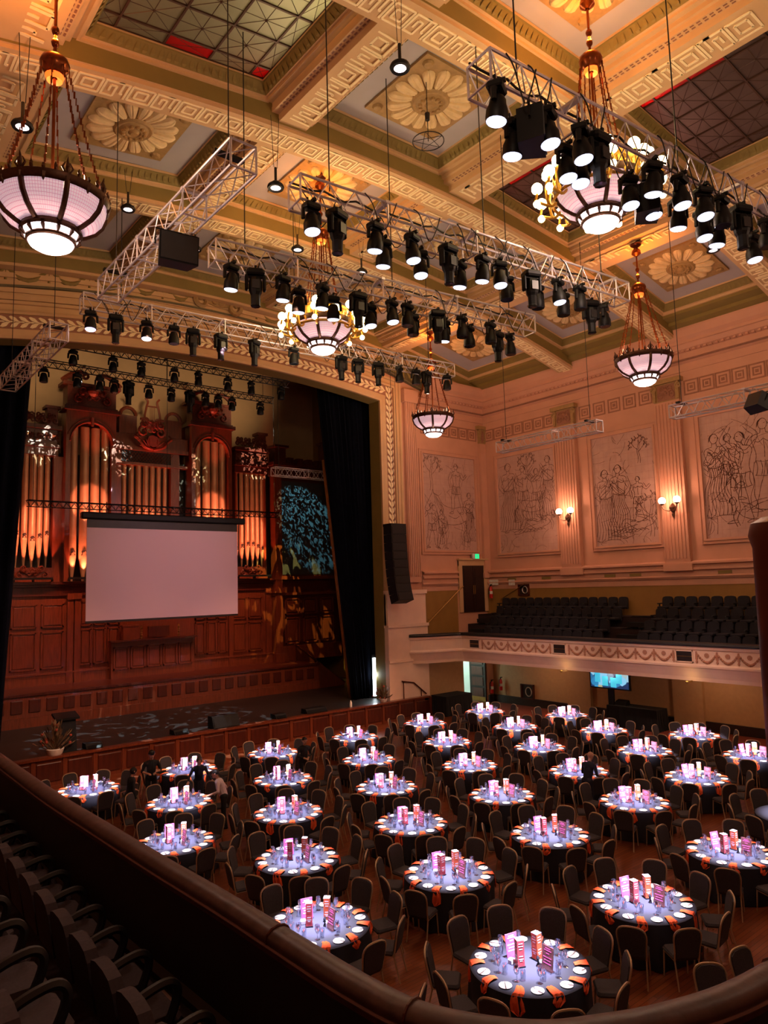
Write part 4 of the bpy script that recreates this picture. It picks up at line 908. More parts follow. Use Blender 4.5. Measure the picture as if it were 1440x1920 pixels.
wedge(347, 1380, .6, .2, 'small black floor monitor between the lectern and the wide monitor')
wedge(533, 1349, .55, .2, 'small black floor box on the stage edge beyond the wide monitor')
wedge(590, 1336, 1.1, .22, 'low black floor monitor nearest the pier flowers')
bt = thing('water_bottle', 'small white bottle standing on the stage edge', 'bottle', (atz(661, 1326, SZ).x, max(SF + .4, atz(661, 1326, SZ).y), SZ))
MB().lathe([(.001, 0), (.06, 0), (.06, .2), (.025, .28), (.025, .32), (.001, .32)], 10).build('body', 'china', bt, True); MB().lathe([(.03, .32), (.03, .36), (.001, .36)], 8).build('cap', 'fixture_grey', bt)
# steps and handrail at the pier end of the stage
sh = thing('stage_steps', 'timber steps with handrail beside the pier end of the stage', 'steps', (25.05, 28.15, 0))
MB().tube((-.9, -.1, SZ + .85), (-.9, -.1, SZ), .025, 6).tube((.3, -.1, SZ + .35), (.3, -.1, SZ), .025, 6).path([(-1.0, -.1, SZ + .9), (-.2, -.1, SZ + .75), (.65, -.1, SZ + .1)], .035, 6).build('handrail', 'mahogany_dark', sh)
# ---- stage light: warm red up-lights at the foot of the pipes, patterned projections from the black bars
for xl, n, r, sp, e in ((8.85, 5, .165, .34, .8), (11.48, 4, .24, .52, 1.5), (14.5, 7, .15, .38, .8), (18.2, 4, .24, .52, 1.5), (20.85, 6, .15, .35, .8)):
    f = thing('uplight', 'black uplight batten on the organ ledge before the %s' % {8.85: 'outer pipes nearest the near curtain', 11.48: 'near tower pipes', 14.5: 'central pipes', 18.2: 'far tower pipes', 20.85: 'outer pipes by the wing'}[xl], 'light', (xl, OY - .62, PZ + 5.0), 0, 'organ uplights'); w = n * sp / 2
    MB().box(-w, w, -.07, .07, .1, .2).build('batten', 'fixture_black', f)
    for i in range(3): MB().box(-w + w * i - .02, -w + w * i + .02, -.03, .25, 0, .12).build('bracket', 'fixture_black', f)
    for i in range(n): x = xl + (i - (n - 1) / 2) * sp; lamp('pipe_uplight', 'SPOT', (x, OY - .62, PZ + 5.25), 620 * e, (1, .2, .1), .04, (x, OY - .05, PZ + 8.3), 46, .35)
for x in (11.48, 18.2): lamp('crest_uplight', 'SPOT', (x, OY - 2.2, 12.0), 420, (1, .1, .04), .1, (x + .3, OY, 16.9), 40, .8)
lamp('shield_light', 'SPOT', (14.75, OY - 2.6, 13.0), 260, (1, .05, .03), .05, (14.75, OY - .4, 14.95), 30, .5)
for x in (8.3, 11.0, 14.3, 17.6, 20.4): lamp('case_fill', 'SPOT', (x, 34.75, 10.5), 800, (1, .36, .2), .15, (x + .2, OY, 4.4), 74, 1)  # added fill spots for the organ case, no fixtures built
def gobo(loc, tgt, power, col, ang, scale, thr, seed):
    o = lamp('pattern_projector', 'SPOT', loc, power, col, .02, tgt, ang, .25); d = o.data; d.use_nodes = True; nt = d.node_tree; em = [n for n in nt.nodes if n.type == 'EMISSION'][0]
    tc = nt.nodes.new('ShaderNodeTexCoord'); mp = nt.nodes.new('ShaderNodeMapping'); mp.inputs['Location'].default_value = (seed, seed * .7, 0); mp.inputs['Scale'].default_value = (scale, scale * .8, scale); vz = nt.nodes.new('ShaderNodeTexNoise'); vz.inputs['Scale'].default_value = 1; vz.inputs['Detail'].default_value = 1.5; vz.inputs['Distortion'].default_value = 1.2
    nt.links.new(tc.outputs['Normal'], mp.inputs['Vector']); nt.links.new(mp.outputs['Vector'], vz.inputs['Vector'])
    rp = nt.nodes.new('ShaderNodeValToRGB'); rp.color_ramp.elements[0].position = thr; rp.color_ramp.elements[1].position = thr + .03; nt.links.new(vz.outputs['Fac'], rp.inputs['Fac']); nt.links.new(rp.outputs['Color'], em.inputs['Strength'])
gobo((9.5, 31.5, 16.3), (9.0, OY, 14.2), 7000, (1, 1, .8), 17, 30, .57, 1)
gobo((13.0, 31.5, 16.3), (12.9, OY, 13.9), 7000, (.85, 1, .9), 16, 30, .57, 4)
gobo((17.0, 31.5, 16.3), (16.9, OY, 13.2), 7000, (.9, 1, .75), 18, 30, .57, 7)
gobo((19.5, 31.5, 16.3), (21.2, OY, 14.4), 8000, (1, 1, .8), 18, 30, .56, 9)
gobo((20.5, 31.5, 16.3), (24.6, OY, 10.8), 8000, (.3, .85, 1), 26, 56, .55, 12)
gobo((20.0, 31.5, 16.3), (23.8, OY, 5.0), 9000, (1, .8, .2), 30, 16, .55, 15)
gobo((13.0, 31.0, 16.6), (12.4, 30.2, SZ), 16000, (.75, .95, 1), 40, 26, .6, 17)

for x in (8.5, 14.5, 20.5): lamp('back_wall_fill', 'SPOT', (x, 32.6, 16.3), 1100, (1, .68, .38), .2, (x, 41, 19.8), 58, 1)  # added spots that brighten the upper back wall
for x in (10.5, 18.0): lamp('screen_fill', 'SPOT', (x, 20.6, 14.6), 1250, (1, .57, .72), .15, (14.3, SY, 7.5), 44, 1)  # added pink fill on the screen
for x in (8.0, 13.0, 18.0): lamp('stage_fill', 'SPOT', (x, 20.6, 14.6), 4400, (1, .5, .34), .15, (x + .5, 33.5, 1.5), 36, 1)  # spots added to brighten the platform and stage floor
for x, w, e in ((8.85, 26, .8), (11.48, 24, 1.2), (14.5, 30, .6), (18.2, 24, 1.2), (20.85, 28, .8)): lamp('pipe_fill', 'SPOT', (x, 34.7, 10.6), 900 * e, (1, .24, .13), .05, (x, OY - .2, 10.2 + 1.2 * (e > 1)), w + 14, .3)  # added front fill on the pipes, besides the up-lights
for x in (9.0, 14.0, 19.5): lamp('front_fill', 'SPOT', (x, 14.0, 13.5), 6500, (1, .5, .3), .15, (x + .8, SF, .7), 26, 1)  # extra spots put in to brighten the stage front
# ================================================================== CHANDELIERS
def chandelier(label, x, y, zr, mount, globes=False, lant=True):
    t = thing('chandelier', label, 'chandelier', (x, y, zr), 0, 'bowl chandeliers')
    R = .95
    # glass bowl in eight petals between bronze ribs
    prof = [(R, 0), (R * .985, -.13), (R * .93, -.27), (R * .8, -.42), (R * .62, -.53), (R * .5, -.58)]
    for k in range(8):
        m = MB().lathe(prof, 6, (0, 0, 0), 2 * pi * k / 8 + .05, 2 * pi * (k + 1) / 8 - .05); m.build('glass_panel', 'bowl_glass', t, True)
    ribs = MB()
    for k in range(8):
        a = 2 * pi * k / 8; ribs.path([(cos(a) * (r + .012), sin(a) * (r + .012), z) for r, z in prof], .052, 6)
    ribs.build('ribs', 'bronze', t, True)
    m = MB().lathe([(R + .01, -.09), (R + .05, -.05), (R + .06, .06), (R + .0, .1), (R - .03, .0)], 40)
    m.lathe([(.5, -.56), (.53, -.55), (.54, -.62), (.5, -.66), (.46, -.62)], 30); m.lathe([(.40, -.76), (.43, -.75), (.43, -.80), (.40, -.82), (.37, -.8)], 26); m.build('rings', 'bronze', t, True)
    cr = MB()
    for k in range(32):
        a = 2 * pi * k / 32; h = .3 if k % 4 == 0 else (.1 if k % 2 == 0 else .15); b = Vector((cos(a) * (R + .03), sin(a) * (R + .03), .06)); s = Vector((-sin(a), cos(a), 0)); o = Vector((cos(a), sin(a), 0))
        cr.path([b, b + Vector((0, 0, h * .35)) + o * .02, b + Vector((0, 0, h * .7)), b + Vector((0, 0, h)) + o * .02], [.03, .045 if h > .2 else .03, .025, .006], 5)
        if h > .2:
            for sg in (-1, 1): cr.path([b + s * sg * .03, b + s * sg * .09 + Vector((0, 0, .1)), b + s * sg * .04 + Vector((0, 0, .2))], [.02, .022, .01], 5)
        # scalloped fringe hanging below the rim
        if k % 2 == 0: cr.path([b + Vector((0, 0, -.06)), b + Vector((0, 0, -.14)) - o * .01, b + Vector((0, 0, -.2)) - o * .02], [.05, .035, .008], 5)
    cr.build('crown', 'bronze' if not globes else 'gilt', t)
    m = MB().lathe([(.48, -.63), (.44, -.75)], 30); m.build('lower_glass', 'bowl_bright', t, True)
    m = MB()
    for k in range(12): a = 2 * pi * k / 12; m.path([(cos(a) * .49, sin(a) * .49, -.62), (cos(a) * .5, sin(a) * .5, -.69), (cos(a) * .44, sin(a) * .44, -.76)], [.02, .04, .02], 5)
    m.build('lower_gallery', 'bronze', t)
    MB().lathe([(.4, -.8), (.36, -.87), (.26, -.93), (.12, -.96), (.001, -.97)], 24).build('bottom_dish', 'bowl_bright', t, True)
    # suspension
    top = mount - zr
    rod = MB().tube((0, 0, -.1), (0, 0, top), .03, 8); zl = 2.6 if not globes else 3.0
    for z in (zl + .55, zl + .8, top - .35): rod.ball((0, 0, z), .075, 8, 6, 1.3)
    rod.build('rod', 'copper' , t, True)
    MB().lathe([(.05, zl - .16), (.16, zl - .1), (.24, zl + .02), (.27, zl + .1), (.24, zl + .2), (.1, zl + .3), (.05, zl + .34)], 16).build('lantern_ball', 'copper', t, True)
    MB().lathe([(.05, zl - .17), (.14, zl - .22), (.17, zl - .12)], 14).build('lantern_lamp', 'lantern_glow', t, True)
    MB().lathe([(.001, top), (.2, top), (.2, top - .04), (.06, top - .14), (.16, top - .26), (.17, top - .36), (.05, top - .46)], 14).build('ceiling_rose', 'copper', t, True)
    for k in range(8):
        ch = MB(); a = 2 * pi * (k + .5) / 8; A = Vector((cos(a) * .24, sin(a) * .24, zl + .02)); B = Vector((cos(a) * R * .97, sin(a) * R * .97, .08)) if not globes else Vector((cos(a) * .6, sin(a) * .6, .3))
        if k % 1 == 0:
            n = 22
            for j in range(n):
                p = A.lerp(B, (j + .5) / n) + Vector((0, 0, -.12 * sin(pi * (j + .5) / n))); ch.cbox(p, (.034 if j % 2 else .014, .014 if j % 2 else .034, (A - B).length / n * 1.15), None)
        ch.build('chain', 'copper', t)
    if globes:
        g = MB().lathe([(.78, .08), (.82, .12), (.8, .4), (.85, .46), (.8, .5), (.6, .5)], 30); g.build('gilt_gallery', 'gilt', t, True)
        for k in range(12):
            a = 2 * pi * (k + .5) / 12; q = lambda r, z: (cos(a) * r, sin(a) * r, z)
            for r0, zz in ((1.12, .42), (1.36, .12)):
                arm = put('arm', MB().path(smooth_line([q(.9, -.2), q(1.05, -.32), q(r0 + .02, -.18), q(r0 + .04, zz - .28), q(r0, zz - .1)], 4), .032, 6).mesh('arm', 'gilt', True), t)
                MB().ball(q(r0, zz), .13, 10, 7).build('globe', 'globe_glow', arm, True)
                if r0 > 1.2: MB().ball(q(r0 + .02, zz - .36), .085, 8, 6).build('globe', 'globe_glow', arm, True)
        MB().lathe([(R + .05, -.24), (R + .1, -.2), (R + .05, -.15)], 30).build('leaf_band', 'gilt', t, True)
        lamp('chandelier_globes', 'POINT', (x, y, zr + .9), 260, (1, .72, .34), .5)
    lamp('chandelier_bowl', 'POINT', (x, y, zr + .35), 225, (1, .70, .46), .35)
    lamp('chandelier_dish', 'POINT', (x, y, zr - 1.25), 190, (1, .68, .52), .35)
    lamp('lantern', 'POINT', (x, y, zr + zl + .75), 300, (1, .30, .02), .12)
    return t
chandelier('bowl chandelier of frosted glass over the near side of the hall', 3.34, 13.4, 13.95, 18.6)
chandelier('bowl chandelier of frosted glass in front of the mural wall pilaster', 23.4, 13.3, 14.62, 19.0)
chandelier('bowl chandelier of frosted glass nearest the proscenium pier', 23.4, 24.4, 14.75, 19.0)
chandelier('gilt chandelier with clustered glowing globes nearest the stage', 12.85, 18.4, 15.2, 20.3, True)
chandelier('gilt chandelier with clustered glowing globes behind the near truss of lit spotlights', 13.55, 8.5, 15.45, 20.3, True)
# hall lamps that hang outside the picture, behind the viewer
for x, y in ((3.4, 3.0), (23.4, 3.0), (13.4, -1.5)):
    lamp('rear_chandelier', 'POINT', (x, y, 14.8), 300, (1, .68, .46), .4)
# wall sconces
def sconce(y, z, label):
    t = thing('wall_sconce', label, 'lamp', (XR - .25, y, z), 0, 'twin globe wall sconces')
    MB().lathe([(.001, -.75), (.06, -.6), (.03, -.5), (.14, -.35), (.16, -.25), (.06, -.1), (.001, -.05)], 10, (-.05, 0, 0)).build('bracket', 'bronze', t, True)
    for sg in (-1, 1):
        a = MB().path(smooth_line([(-.05, 0, -.3), (-.2, sg * .1, -.42), (-.3, sg * .3, -.32), (-.3, sg * .36, -.14)]), .028, 6); a.lathe([(.02, -.16), (.1, -.1), (.11, -.06)], 10, (-.3, sg * .36, 0)); o = a.build('arm', 'bronze', t)
        MB().ball((-.3, sg * .36, .06), .17, 12, 8).build('globe', 'sconce_glow', o, True)
    lamp('sconce_lamp', 'POINT', (XR - .95, y, z + .1), 120, (1, .50, .32), .2)
sconce(16.68, 10.22, 'twin globe wall sconce on the pilaster farther from the stage'); sconce(22.46, 10.3, 'twin globe wall sconce on the pilaster nearest the stage corner')
# ================================================================== LIGHTING RIG
TZ = 14.6
RIG = {}
for k, pa, pb, ext in (('T1', (898, 138), (1440, 412), .22), ('T2', (552, 360), (1165, 553), 0), ('T3', (398, 475), (992, 612), 0), ('T4', (153, 568), (845, 697), 0)):
    zc = 15.4 if k == 'T4' else 14.3; a_, b_ = atz(*pa, zc), atz(*pb, zc); b_ = b_ + (b_ - a_) * ext; RIG[k] = (a_.y, a_.x, b_.x, zc + .25, .5, b_.y)
NAMES = dict(T1='silver box truss crowded with lit spotlights farthest from the stage', T2='silver box truss of spotlights, second from the stage end of four... ', T3='', T4='silver box truss of unlit spotlights nearest the proscenium arch')
NAMES['T2'] = 'silver box truss of lit and unlit spotlights below the orange lit rosette'; NAMES['T3'] = 'silver box truss of spotlights passing behind the globe chandelier chain'
trs = {}
for k, (y, x0, x1, z, s, y1) in RIG.items():
    trs[k] = ladder_truss('lighting_truss', NAMES[k], x0, x1, y, z, s, 'truss_alu', 'cross trusses', drops=(.08, .5, .92), y1=y1)
    m = MB(); rnd = random.Random(len(k) + int(y)); x = .3
    while x < x1 - x0 - .8:
        L = rnd.uniform(.5, 1.1); dp = rnd.uniform(.25, .6); e = rnd.choice((-.28, .28)); m.path(smooth_line([(x, e, .02), (x + L * .2, e * 1.1, -.3 * dp), (x + L * .5, e * 1.1, -s - dp * .3), (x + L * .8, e, -s * .7), (x + L, e, .02)], 4), .012, 5); x += rnd.uniform(.35, .9)
    m.path([(i * .25, .2 + .04 * sin(i * 1.7), .05 + .03 * sin(i * 2.3)) for i in range(int((x1 - x0) / .25))], .022, 5); m.build('cables', 'cable_black', trs[k])
def side_truss(label, x, y0, y1, z, s=.5):
    t = ladder_truss('side_truss', label, 0, y1 - y0, 0, 0, s, 'truss_alu'); t.location = (x, y0, z); t.rotation_euler = (0, 0, pi / 2)
    for c in [c for c in t.children if c.name.startswith('hang')]: bpy.data.objects.remove(c)
    for f in (.08, .92):
        MB().tube((f * (y1 - y0), 0, 0), (f * (y1 - y0), 0, 19.9 - z), .012, 5).build('hang_cable', 'cable_black', t); MB().box(f * (y1 - y0) - .06, f * (y1 - y0) + .06, -.3, .3, .0, .06).build('hanger_bar', 'fixture_black', t)
side_truss('silver truss running toward the stage with a black loudspeaker beneath', 5.75, 10.55, 17.6, 14.55)
side_truss('silver truss running toward the stage above the near black curtain', 5.55, 21.2, 27.6, 14.55)
def rt(a, b, z):
    p, q = atz(*a, z), atz(*b, z); return (p.x + q.x) / 2, min(p.y, q.y), max(p.y, q.y)
x, y0, y1 = rt((925, 833), (1135, 795), 12.5); side_truss('silver truss parallel to the mural wall, nearest the stage', x, y0, y1, 12.6, .42)
x, y0, y1 = rt((1250, 765), (1440, 733), 12.5); side_truss('silver truss parallel to the mural wall with a black floodlight', x, y0 - 1.5, y1, 12.6, .42)
p, q = aty(512, 878, 31.2), aty(612, 882, 31.2)
ladder_truss('short_truss', 'short silver truss hanging before the teal lit organ wing', p.x, q.x, 31.2, p.z + .05, .42, 'truss_alu', drops=(.1, .9))
pb, qb = aty(120, 652, 30.6), aty(541, 712, 30.6); B1 = (30.6, pb.x, qb.x, (pb.z + qb.z) / 2 + .1, .3)
pc, qc = aty(66, 684, 32.2), aty(511, 744, 32.2); B2 = (32.2, pc.x, qc.x, (pc.z + qc.z) / 2 + .1, .3)
ladder_truss('stage_truss', 'upper black truss of small spotlights just inside the stage arch', B1[1], B1[2], 30.6, B1[3], .3, drops=(.05, .5, .95)); ladder_truss('stage_truss', 'lower black truss of small spotlights above the organ pediments', B2[1], B2[2], 32.2, B2[3], .3, drops=(.05, .5, .95))
# fixtures; origin at the hook on the lower chord
hk = MB(); hk.cbox((0, 0, -.03), (.06, .3, .06)); hk.tube((-.08, 0, .04), (-.08, 0, -.1), .02, 6).tube((.08, 0, .04), (.08, 0, -.1), .02, 6); hook_me = hk.mesh('clamp', 'fixture_black')
wb = MB().bevbox(-.17, .17, -.13, .13, -.2, -.08, .03); wbase = wb.mesh('base', 'fixture_black')
wy = MB()
for sg in (-1, 1): wy.path([(sg * .1, 0, -.19), (sg * .19, 0, -.24), (sg * .2, 0, -.44)], [.05, .05, .045], 6, flat=.8)
wy.cbox((0, 0, -.2), (.3, .07, .05)); wyoke = wy.mesh('yoke', 'fixture_black', True)
hd = MB().lathe([(.001, .17), (.09, .16), (.13, .1), (.14, .02), (.17, -.06), (.175, -.2), (.165, -.24)], 16); wash_head = hd.mesh('head', 'fixture_black', True)
ln = MB().lathe([(.16, -.235), (.15, -.25), (.001, -.25)], 16)
wash_lens = {k: ln.mesh('lens', k) for k in ('lens_lit', 'lens_violet', 'lens_dark')}
sp_ = MB()
for r, n in ((.055, 6), (.11, 12)):
    for k in range(n): a = 2 * pi * k / n; sp_.lathe([(.021, -.252), (.001, -.254)], 6, (r * cos(a), r * sin(a), 0))
led_me = sp_.mesh('led_cells', 'led_lit')
pbx = MB().bevbox(-.25, .25, -.19, .19, -.26, -.08, .05); pbase = pbx.mesh('base', 'fixture_black')
py_ = MB()
for sg in (-1, 1): py_.bevbox(*sorted((sg * .2, sg * .29)), -.09, .09, -.68, -.22, .03)
py_.cbox((0, 0, -.27), (.56, .12, .06)); pyoke = py_.mesh('yoke', 'fixture_black')
ph = MB().lathe([(.001, .32), (.15, .3), (.185, .2), (.19, .0), (.17, -.12), (.13, -.2), (.125, -.45), (.14, -.5), (.13, -.52)], 8); phead = ph.mesh('head', 'fixture_black')
pp = MB().box(-.1, .1, -.195, -.17, -.05, .2).mesh('side_panel', 'fixture_grey')
pl_ = {k: MB().lathe([(.12, -.515), (.001, -.525)], 12).mesh('lens', k) for k in ('lens_dark', 'lens_lit')}
HEADS = []
def fixture(kind, x, y, z, tilt, lens, label, group, scale=1.):
    t = thing('moving_head' if kind == 'p' else 'wash_light', label, 'stage light', (x, y, z), 0, group); t.scale = (scale,) * 3
    rz = random.uniform(-.5, .5); t.rotation_euler = (0, 0, rz)
    put('clamp', hook_me, t)
    if kind == 'w':
        put('base', wbase, t); put('yoke', wyoke, t); h = put('head', wash_head, t, (0, 0, -.44), (tilt, 0, 0)); put('lens', wash_lens[lens], h)
        if lens != 'lens_dark': put('led_cells', led_me, h)
    else:
        put('base', pbase, t); put('yoke', pyoke, t); h = put('head', phead, t, (0, 0, -.62), (tilt, 0, 0)); put('lens', pl_[lens if lens in pl_ else 'lens_dark'], h); put('side_panel', pp, h)
    return t
def rig(tr, items, desc):
    cnt = {}
    y, x0, x1, z, s = tr[:5]; y1 = tr[5] if len(tr) > 5 else y; D_ = Vector((x1 - x0, y1 - y, 0)).normalized(); N_ = Vector((-D_.y, D_.x, 0))
    for px, kd, st, row in items:
        off = N_ * ((-s / 2 if row == 0 else s / 2) if s > .32 else 0); lo, hi = -.3, 1.3; A_ = Vector((x0, y, z - s - .4)) + off; E_ = Vector((x1 - x0, y1 - y, 0))
        for _ in range(24):
            md_ = (lo + hi) / 2
            if proj(A_ + E_ * md_)[0] < px: lo = md_
            else: hi = md_
        q_ = A_ + E_ * max(.01, min(.99, lo)); X, yy = q_.x, q_.y
        lens = {'L': 'lens_lit', 'V': 'lens_violet', 'D': 'lens_dark'}[st]
        lb = ('tall black profile spotlight' if kd == 'p' else ('glowing white wash spotlight' if st == 'L' else 'violet glowing wash spotlight' if st == 'V' else 'unlit stubby black spotlight')) ; cnt[lb] = cnt.get(lb, 0) + 1; lb = lb + ', %s of its kind along ' % ORD[cnt[lb] - 1] + desc
        fixture(kd, X, yy, z - s + .02 if s > .32 else z - s, (.12 if st != 'D' else 0) * random.choice((-1, 1)), lens, lb, ('profile ' if kd == 'p' else 'wash ') + 'lights under ' + desc, (.95 if kd == 'w' else .82) if s > .32 else 1.0)
        HEADS.append((X, yy, z - s - .7, st))
rig(RIG['T1'], [(902, 'w', 'L', 0), (962, 'w', 'L', 1), (1028, 'w', 'L', 0), (1062, 'w', 'L', 1), (1090, 'w', 'L', 0), (1086, 'w', 'L', 1), (1122, 'p', 'D', 0), (1180, 'w', 'L', 1), (1225, 'w', 'L', 0), (1222, 'w', 'L', 1), (1276, 'w', 'L', 0), (1272, 'w', 'L', 1), (1320, 'w', 'L', 0), (1318, 'w', 'L', 1), (1354, 'w', 'D', 0), (1345, 'w', 'L', 1), (1390, 'p', 'D', 0), (1412, 'w', 'L', 1), (1438, 'w', 'D', 0)], 'the truss farthest from the stage')
rig(RIG['T2'], [(584, 'w', 'L', 0), (632, 'p', 'D', 0), (704, 'w', 'L', 0), (719, 'w', 'L', 1), (773, 'w', 'L', 0), (788, 'w', 'L', 1), (841, 'p', 'D', 0), (863, 'w', 'L', 1), (905, 'w', 'L', 0), (937, 'w', 'L', 0), (950, 'w', 'D', 1), (997, 'p', 'D', 0), (1008, 'w', 'D', 1), (1047, 'w', 'L', 0), (1056, 'w', 'D', 1), (1088, 'w', 'D', 0), (1108, 'p', 'D', 1), (1133, 'w', 'D', 1)], 'the truss below the orange rosette')
rig(RIG['T3'], [(434, 'w', 'L', 0), (479, 'p', 'D', 0), (531, 'w', 'L', 0), (560, 'w', 'L', 1), (605, 'w', 'L', 0), (625, 'w', 'L', 1), (672, 'p', 'D', 0), (694, 'w', 'L', 1), (735, 'w', 'L', 0), (764, 'w', 'D', 0), (774, 'w', 'D', 1), (820, 'p', 'D', 0), (833, 'w', 'L', 1), (867, 'w', 'D', 0), (880, 'w', 'D', 1), (920, 'w', 'D', 0), (933, 'p', 'D', 1), (957, 'w', 'D', 1)], 'the truss behind the globe chandelier chain')
rig(RIG['T4'], [(170, 'w', 'V', 0), (217, 'p', 'D', 0), (275, 'w', 'L', 0), (326, 'w', 'D', 0), (362, 'p', 'D', 0), (414, 'p', 'D', 0), (477, 'p', 'D', 0), (551, 'w', 'D', 0), (640, 'p', 'D', 0), (671, 'p', 'D', 0), (709, 'p', 'D', 0), (749, 'w', 'D', 0), (780, 'w', 'D', 0), (800, 'p', 'D', 0), (838, 'w', 'D', 0)], 'the truss nearest the proscenium arch')
rig(B1, [(px, 'w', 'D', 0) for px in (137, 212, 265, 327, 372, 427, 471, 527)], 'the upper black stage truss')
rig(B2, [(px, 'w' if i not in (4, 7) else 'p', 'D', 0) for i, px in enumerate((82, 145, 187, 214, 241, 279, 321, 356, 385, 409, 435, 488))], 'the lower black stage truss')
# loudspeakers and floodlights on the rig
def speaker(label, loc, w, h, d, rz, tiltx):
    t = thing('loudspeaker', label, 'speaker', loc, 0); t.rotation_euler = (tiltx, 0, rz)
    MB().hexa([(-w / 2, -d / 2, -h), (w / 2, -d / 2, -h), (w * .38, d / 2, -h), (-w * .38, d / 2, -h), (-w / 2, -d / 2, 0), (w / 2, -d / 2, 0), (w * .38, d / 2, 0), (-w * .38, d / 2, 0)]).build('cabinet', 'fixture_black', t)
    MB().box(-w / 2 + .03, w / 2 - .03, -d / 2 - .02, -d / 2, -h + .03, -.03).build('grille', 'fixture_grey', t)
    MB().path([(-w / 2 - .03, 0, -h * .4), (-w / 2 - .03, 0, .08), (w / 2 + .03, 0, .08), (w / 2 + .03, 0, -h * .4)], .02, 5).build('bracket', 'fixture_black', t)
p = atz(320, 440, 14.0); speaker('wedge shaped black loudspeaker bracketed under the near side truss', (5.75, p.y, 14.0), .8, .6, .45, -.12, .1)
p = aty(968, 178, 6.75); speaker('black loudspeaker box between lit spotlights at the end of the near truss', (p.x, 6.5, 13.98), .62, .55, .4, .6, 0)
p = aty(1187, 300, 6.75); speaker('black loudspeaker box above the globe chandelier on the near truss', (p.x, 6.55, 13.98), .62, .55, .4, .6, 0)
p = atz(1425, 742, 12.2); speaker('angled black floodlight box on the truss by the mural wall', (p.x, p.y, 12.2), .7, .5, .4, 1.2, .5)
def downlight(px, py, z, label, up=18.9):
    p = atz(px, py, z); t = thing('pendant_downlight', label, 'light', (p.x, p.y, z), 0, 'ring downlights on wires')
    MB().lathe([(.13, .02), (.2, .02), (.22, -.03), (.2, -.07), (.13, -.06)], 20).lathe([(.19, .01), (.08, .12), (.001, .14)], 16).build('ring_housing', 'fixture_black', t, True)
    MB().lathe([(.135, -.045), (.001, -.05)], 16).build('diffuser', 'bowl_bright', t)
    MB().tube((0, 0, .1), (0, 0, .5), .035, 8).tube((-.05, 0, .5), (-.12, 0, up - z), .008, 4).tube((.05, 0, .5), (.12, 0, up - z), .008, 4).build('wires', 'cable_black', t)
downlight(42, 234, 16.5, 'ring downlight on wires beside the chandelier on the near side'); downlight(517, 349, 17.0, 'ring downlight on wires near the orange lit rosette'); downlight(750, 124, 17.5, 'ring downlight on wires beside the central gold rosette', 19.6); downlight(1337, 467, 17.3, 'ring downlight below the rosette above the mural wall', 18.5)
for i, (px, py, lb) in enumerate(((240, 390, 'small ring downlight between the near side coffers'), (366, 466, 'small ring downlight behind the wedge loudspeaker'), (558, 466, 'small ring downlight by the second coffer row'), (678, 509, 'small ring downlight above the spotlight truss'))): downlight(px, py, 18.3, lb, 19.5)
# hanging hoop star under a rosette
p = aty(803, 265, 12.9); hp = thing('hanging_hoop', 'thin wire hoop with crossed star hanging below a gold rosette', 'fixture', (p.x, 12.9, p.z))
m = MB(); m.path([(.42 * cos(2 * pi * i / 28), .42 * sin(2 * pi * i / 28), 0) for i in range(28)], .014, 5, True)
for k in range(5): a, b = 2 * pi * k / 5, 2 * pi * (k + 2) / 5; m.tube((.42 * cos(a), .42 * sin(a), 0), (.42 * cos(b), .42 * sin(b), 0), .009, 4)
m.build('hoop', 'cable_black', hp); MB().tube((0, 0, 0), (0, 0, 20.3 - p.z), .012, 5).lathe([(.001, .6), (.06, .6), (.07, .8), (.001, .85)], 8).build('cable', 'cable_black', hp)
for i, (px, py, z) in enumerate(((935, 1, 0),)): pass
# long drop cables to the mural-side trusses
for k, (px, py) in enumerate(((930, 660),)):
    p = aty(932, 830, 21.5)
# line array at the pier
la = thing('line_array', 'curved black line array loudspeaker hanging in front of the pier', 'speaker', (23.45, 27.55, 9.75))
zz = 0.; yy = 0.; ang = 0.
MB().box(-.5, .5, -.3, .35, -.02, .12).build('fly_frame', 'fixture_black', la)
for k in range(9):
    h = .43; R_ = Matrix.Rotation(ang, 3, 'X'); c = Vector((0, yy, zz)) + R_ @ Vector((0, 0, -h / 2)); m = MB(); m.cbox(c, (1.0, .62, h * .96), R_); o = m.build('cabinet', 'fixture_black', la)
    MB().cbox(c + R_ @ Vector((0, -.31, 0)), (.9, .03, h * .8), R_).build('grille', 'fixture_black', o)
    e = R_ @ Vector((0, 0, -h)); yy += e.y; zz += e.z; ang -= radians(1.2 + .75 * max(0, k - 3)) if k < 8 else 0
MB().tube((0, 0, .1), (0, 0, 8.2), .015, 5).tube((.3, 0, .1), (.3, 0, 8.2), .012, 5).build('fly_cable', 'cable_black', la)
# ================================================================== SIDE BALCONY
BX = 27.2
def zb(z): return 6.7 - (6.7 - z) * 27.2 / 24
bal = struct(put('balcony', None, None, (BX, 15, 2.7)), 'cream fronted side balcony with painted garlands facing the tables', 'balcony')
def bput(name, mb, mt, parent=None, smooth=False):
    o = mb.build(name, mt, None, smooth); o.parent = parent or bal
    if parent is None: o.matrix_parent_inverse = Matrix.Translation((-BX, -15, -2.7))
    return o
pl = [(BX, 1.5)] + [(BX, 2 + 24.4 * i / 20) for i in range(21)] + smooth_line([(BX - .04, 26.72), (BX - .3, 26.98), (BX - .9, 27.2), (BX - 1.6, 27.45), (BX - 2.2, 27.8), (BX - 2.5, 28.12)], 4)
FR = []
for i, (x, y) in enumerate(pl):
    a = Vector(pl[max(i - 1, 0)]); b = Vector(pl[min(i + 1, len(pl) - 1)]); d = (b - a).normalized(); FR.append((Vector((x, y, 0)), Vector((-d.y, d.x, 0)), Vector((0, 0, 1))))
ZP = lambda P: [(a, zb(z)) for a, z in P]
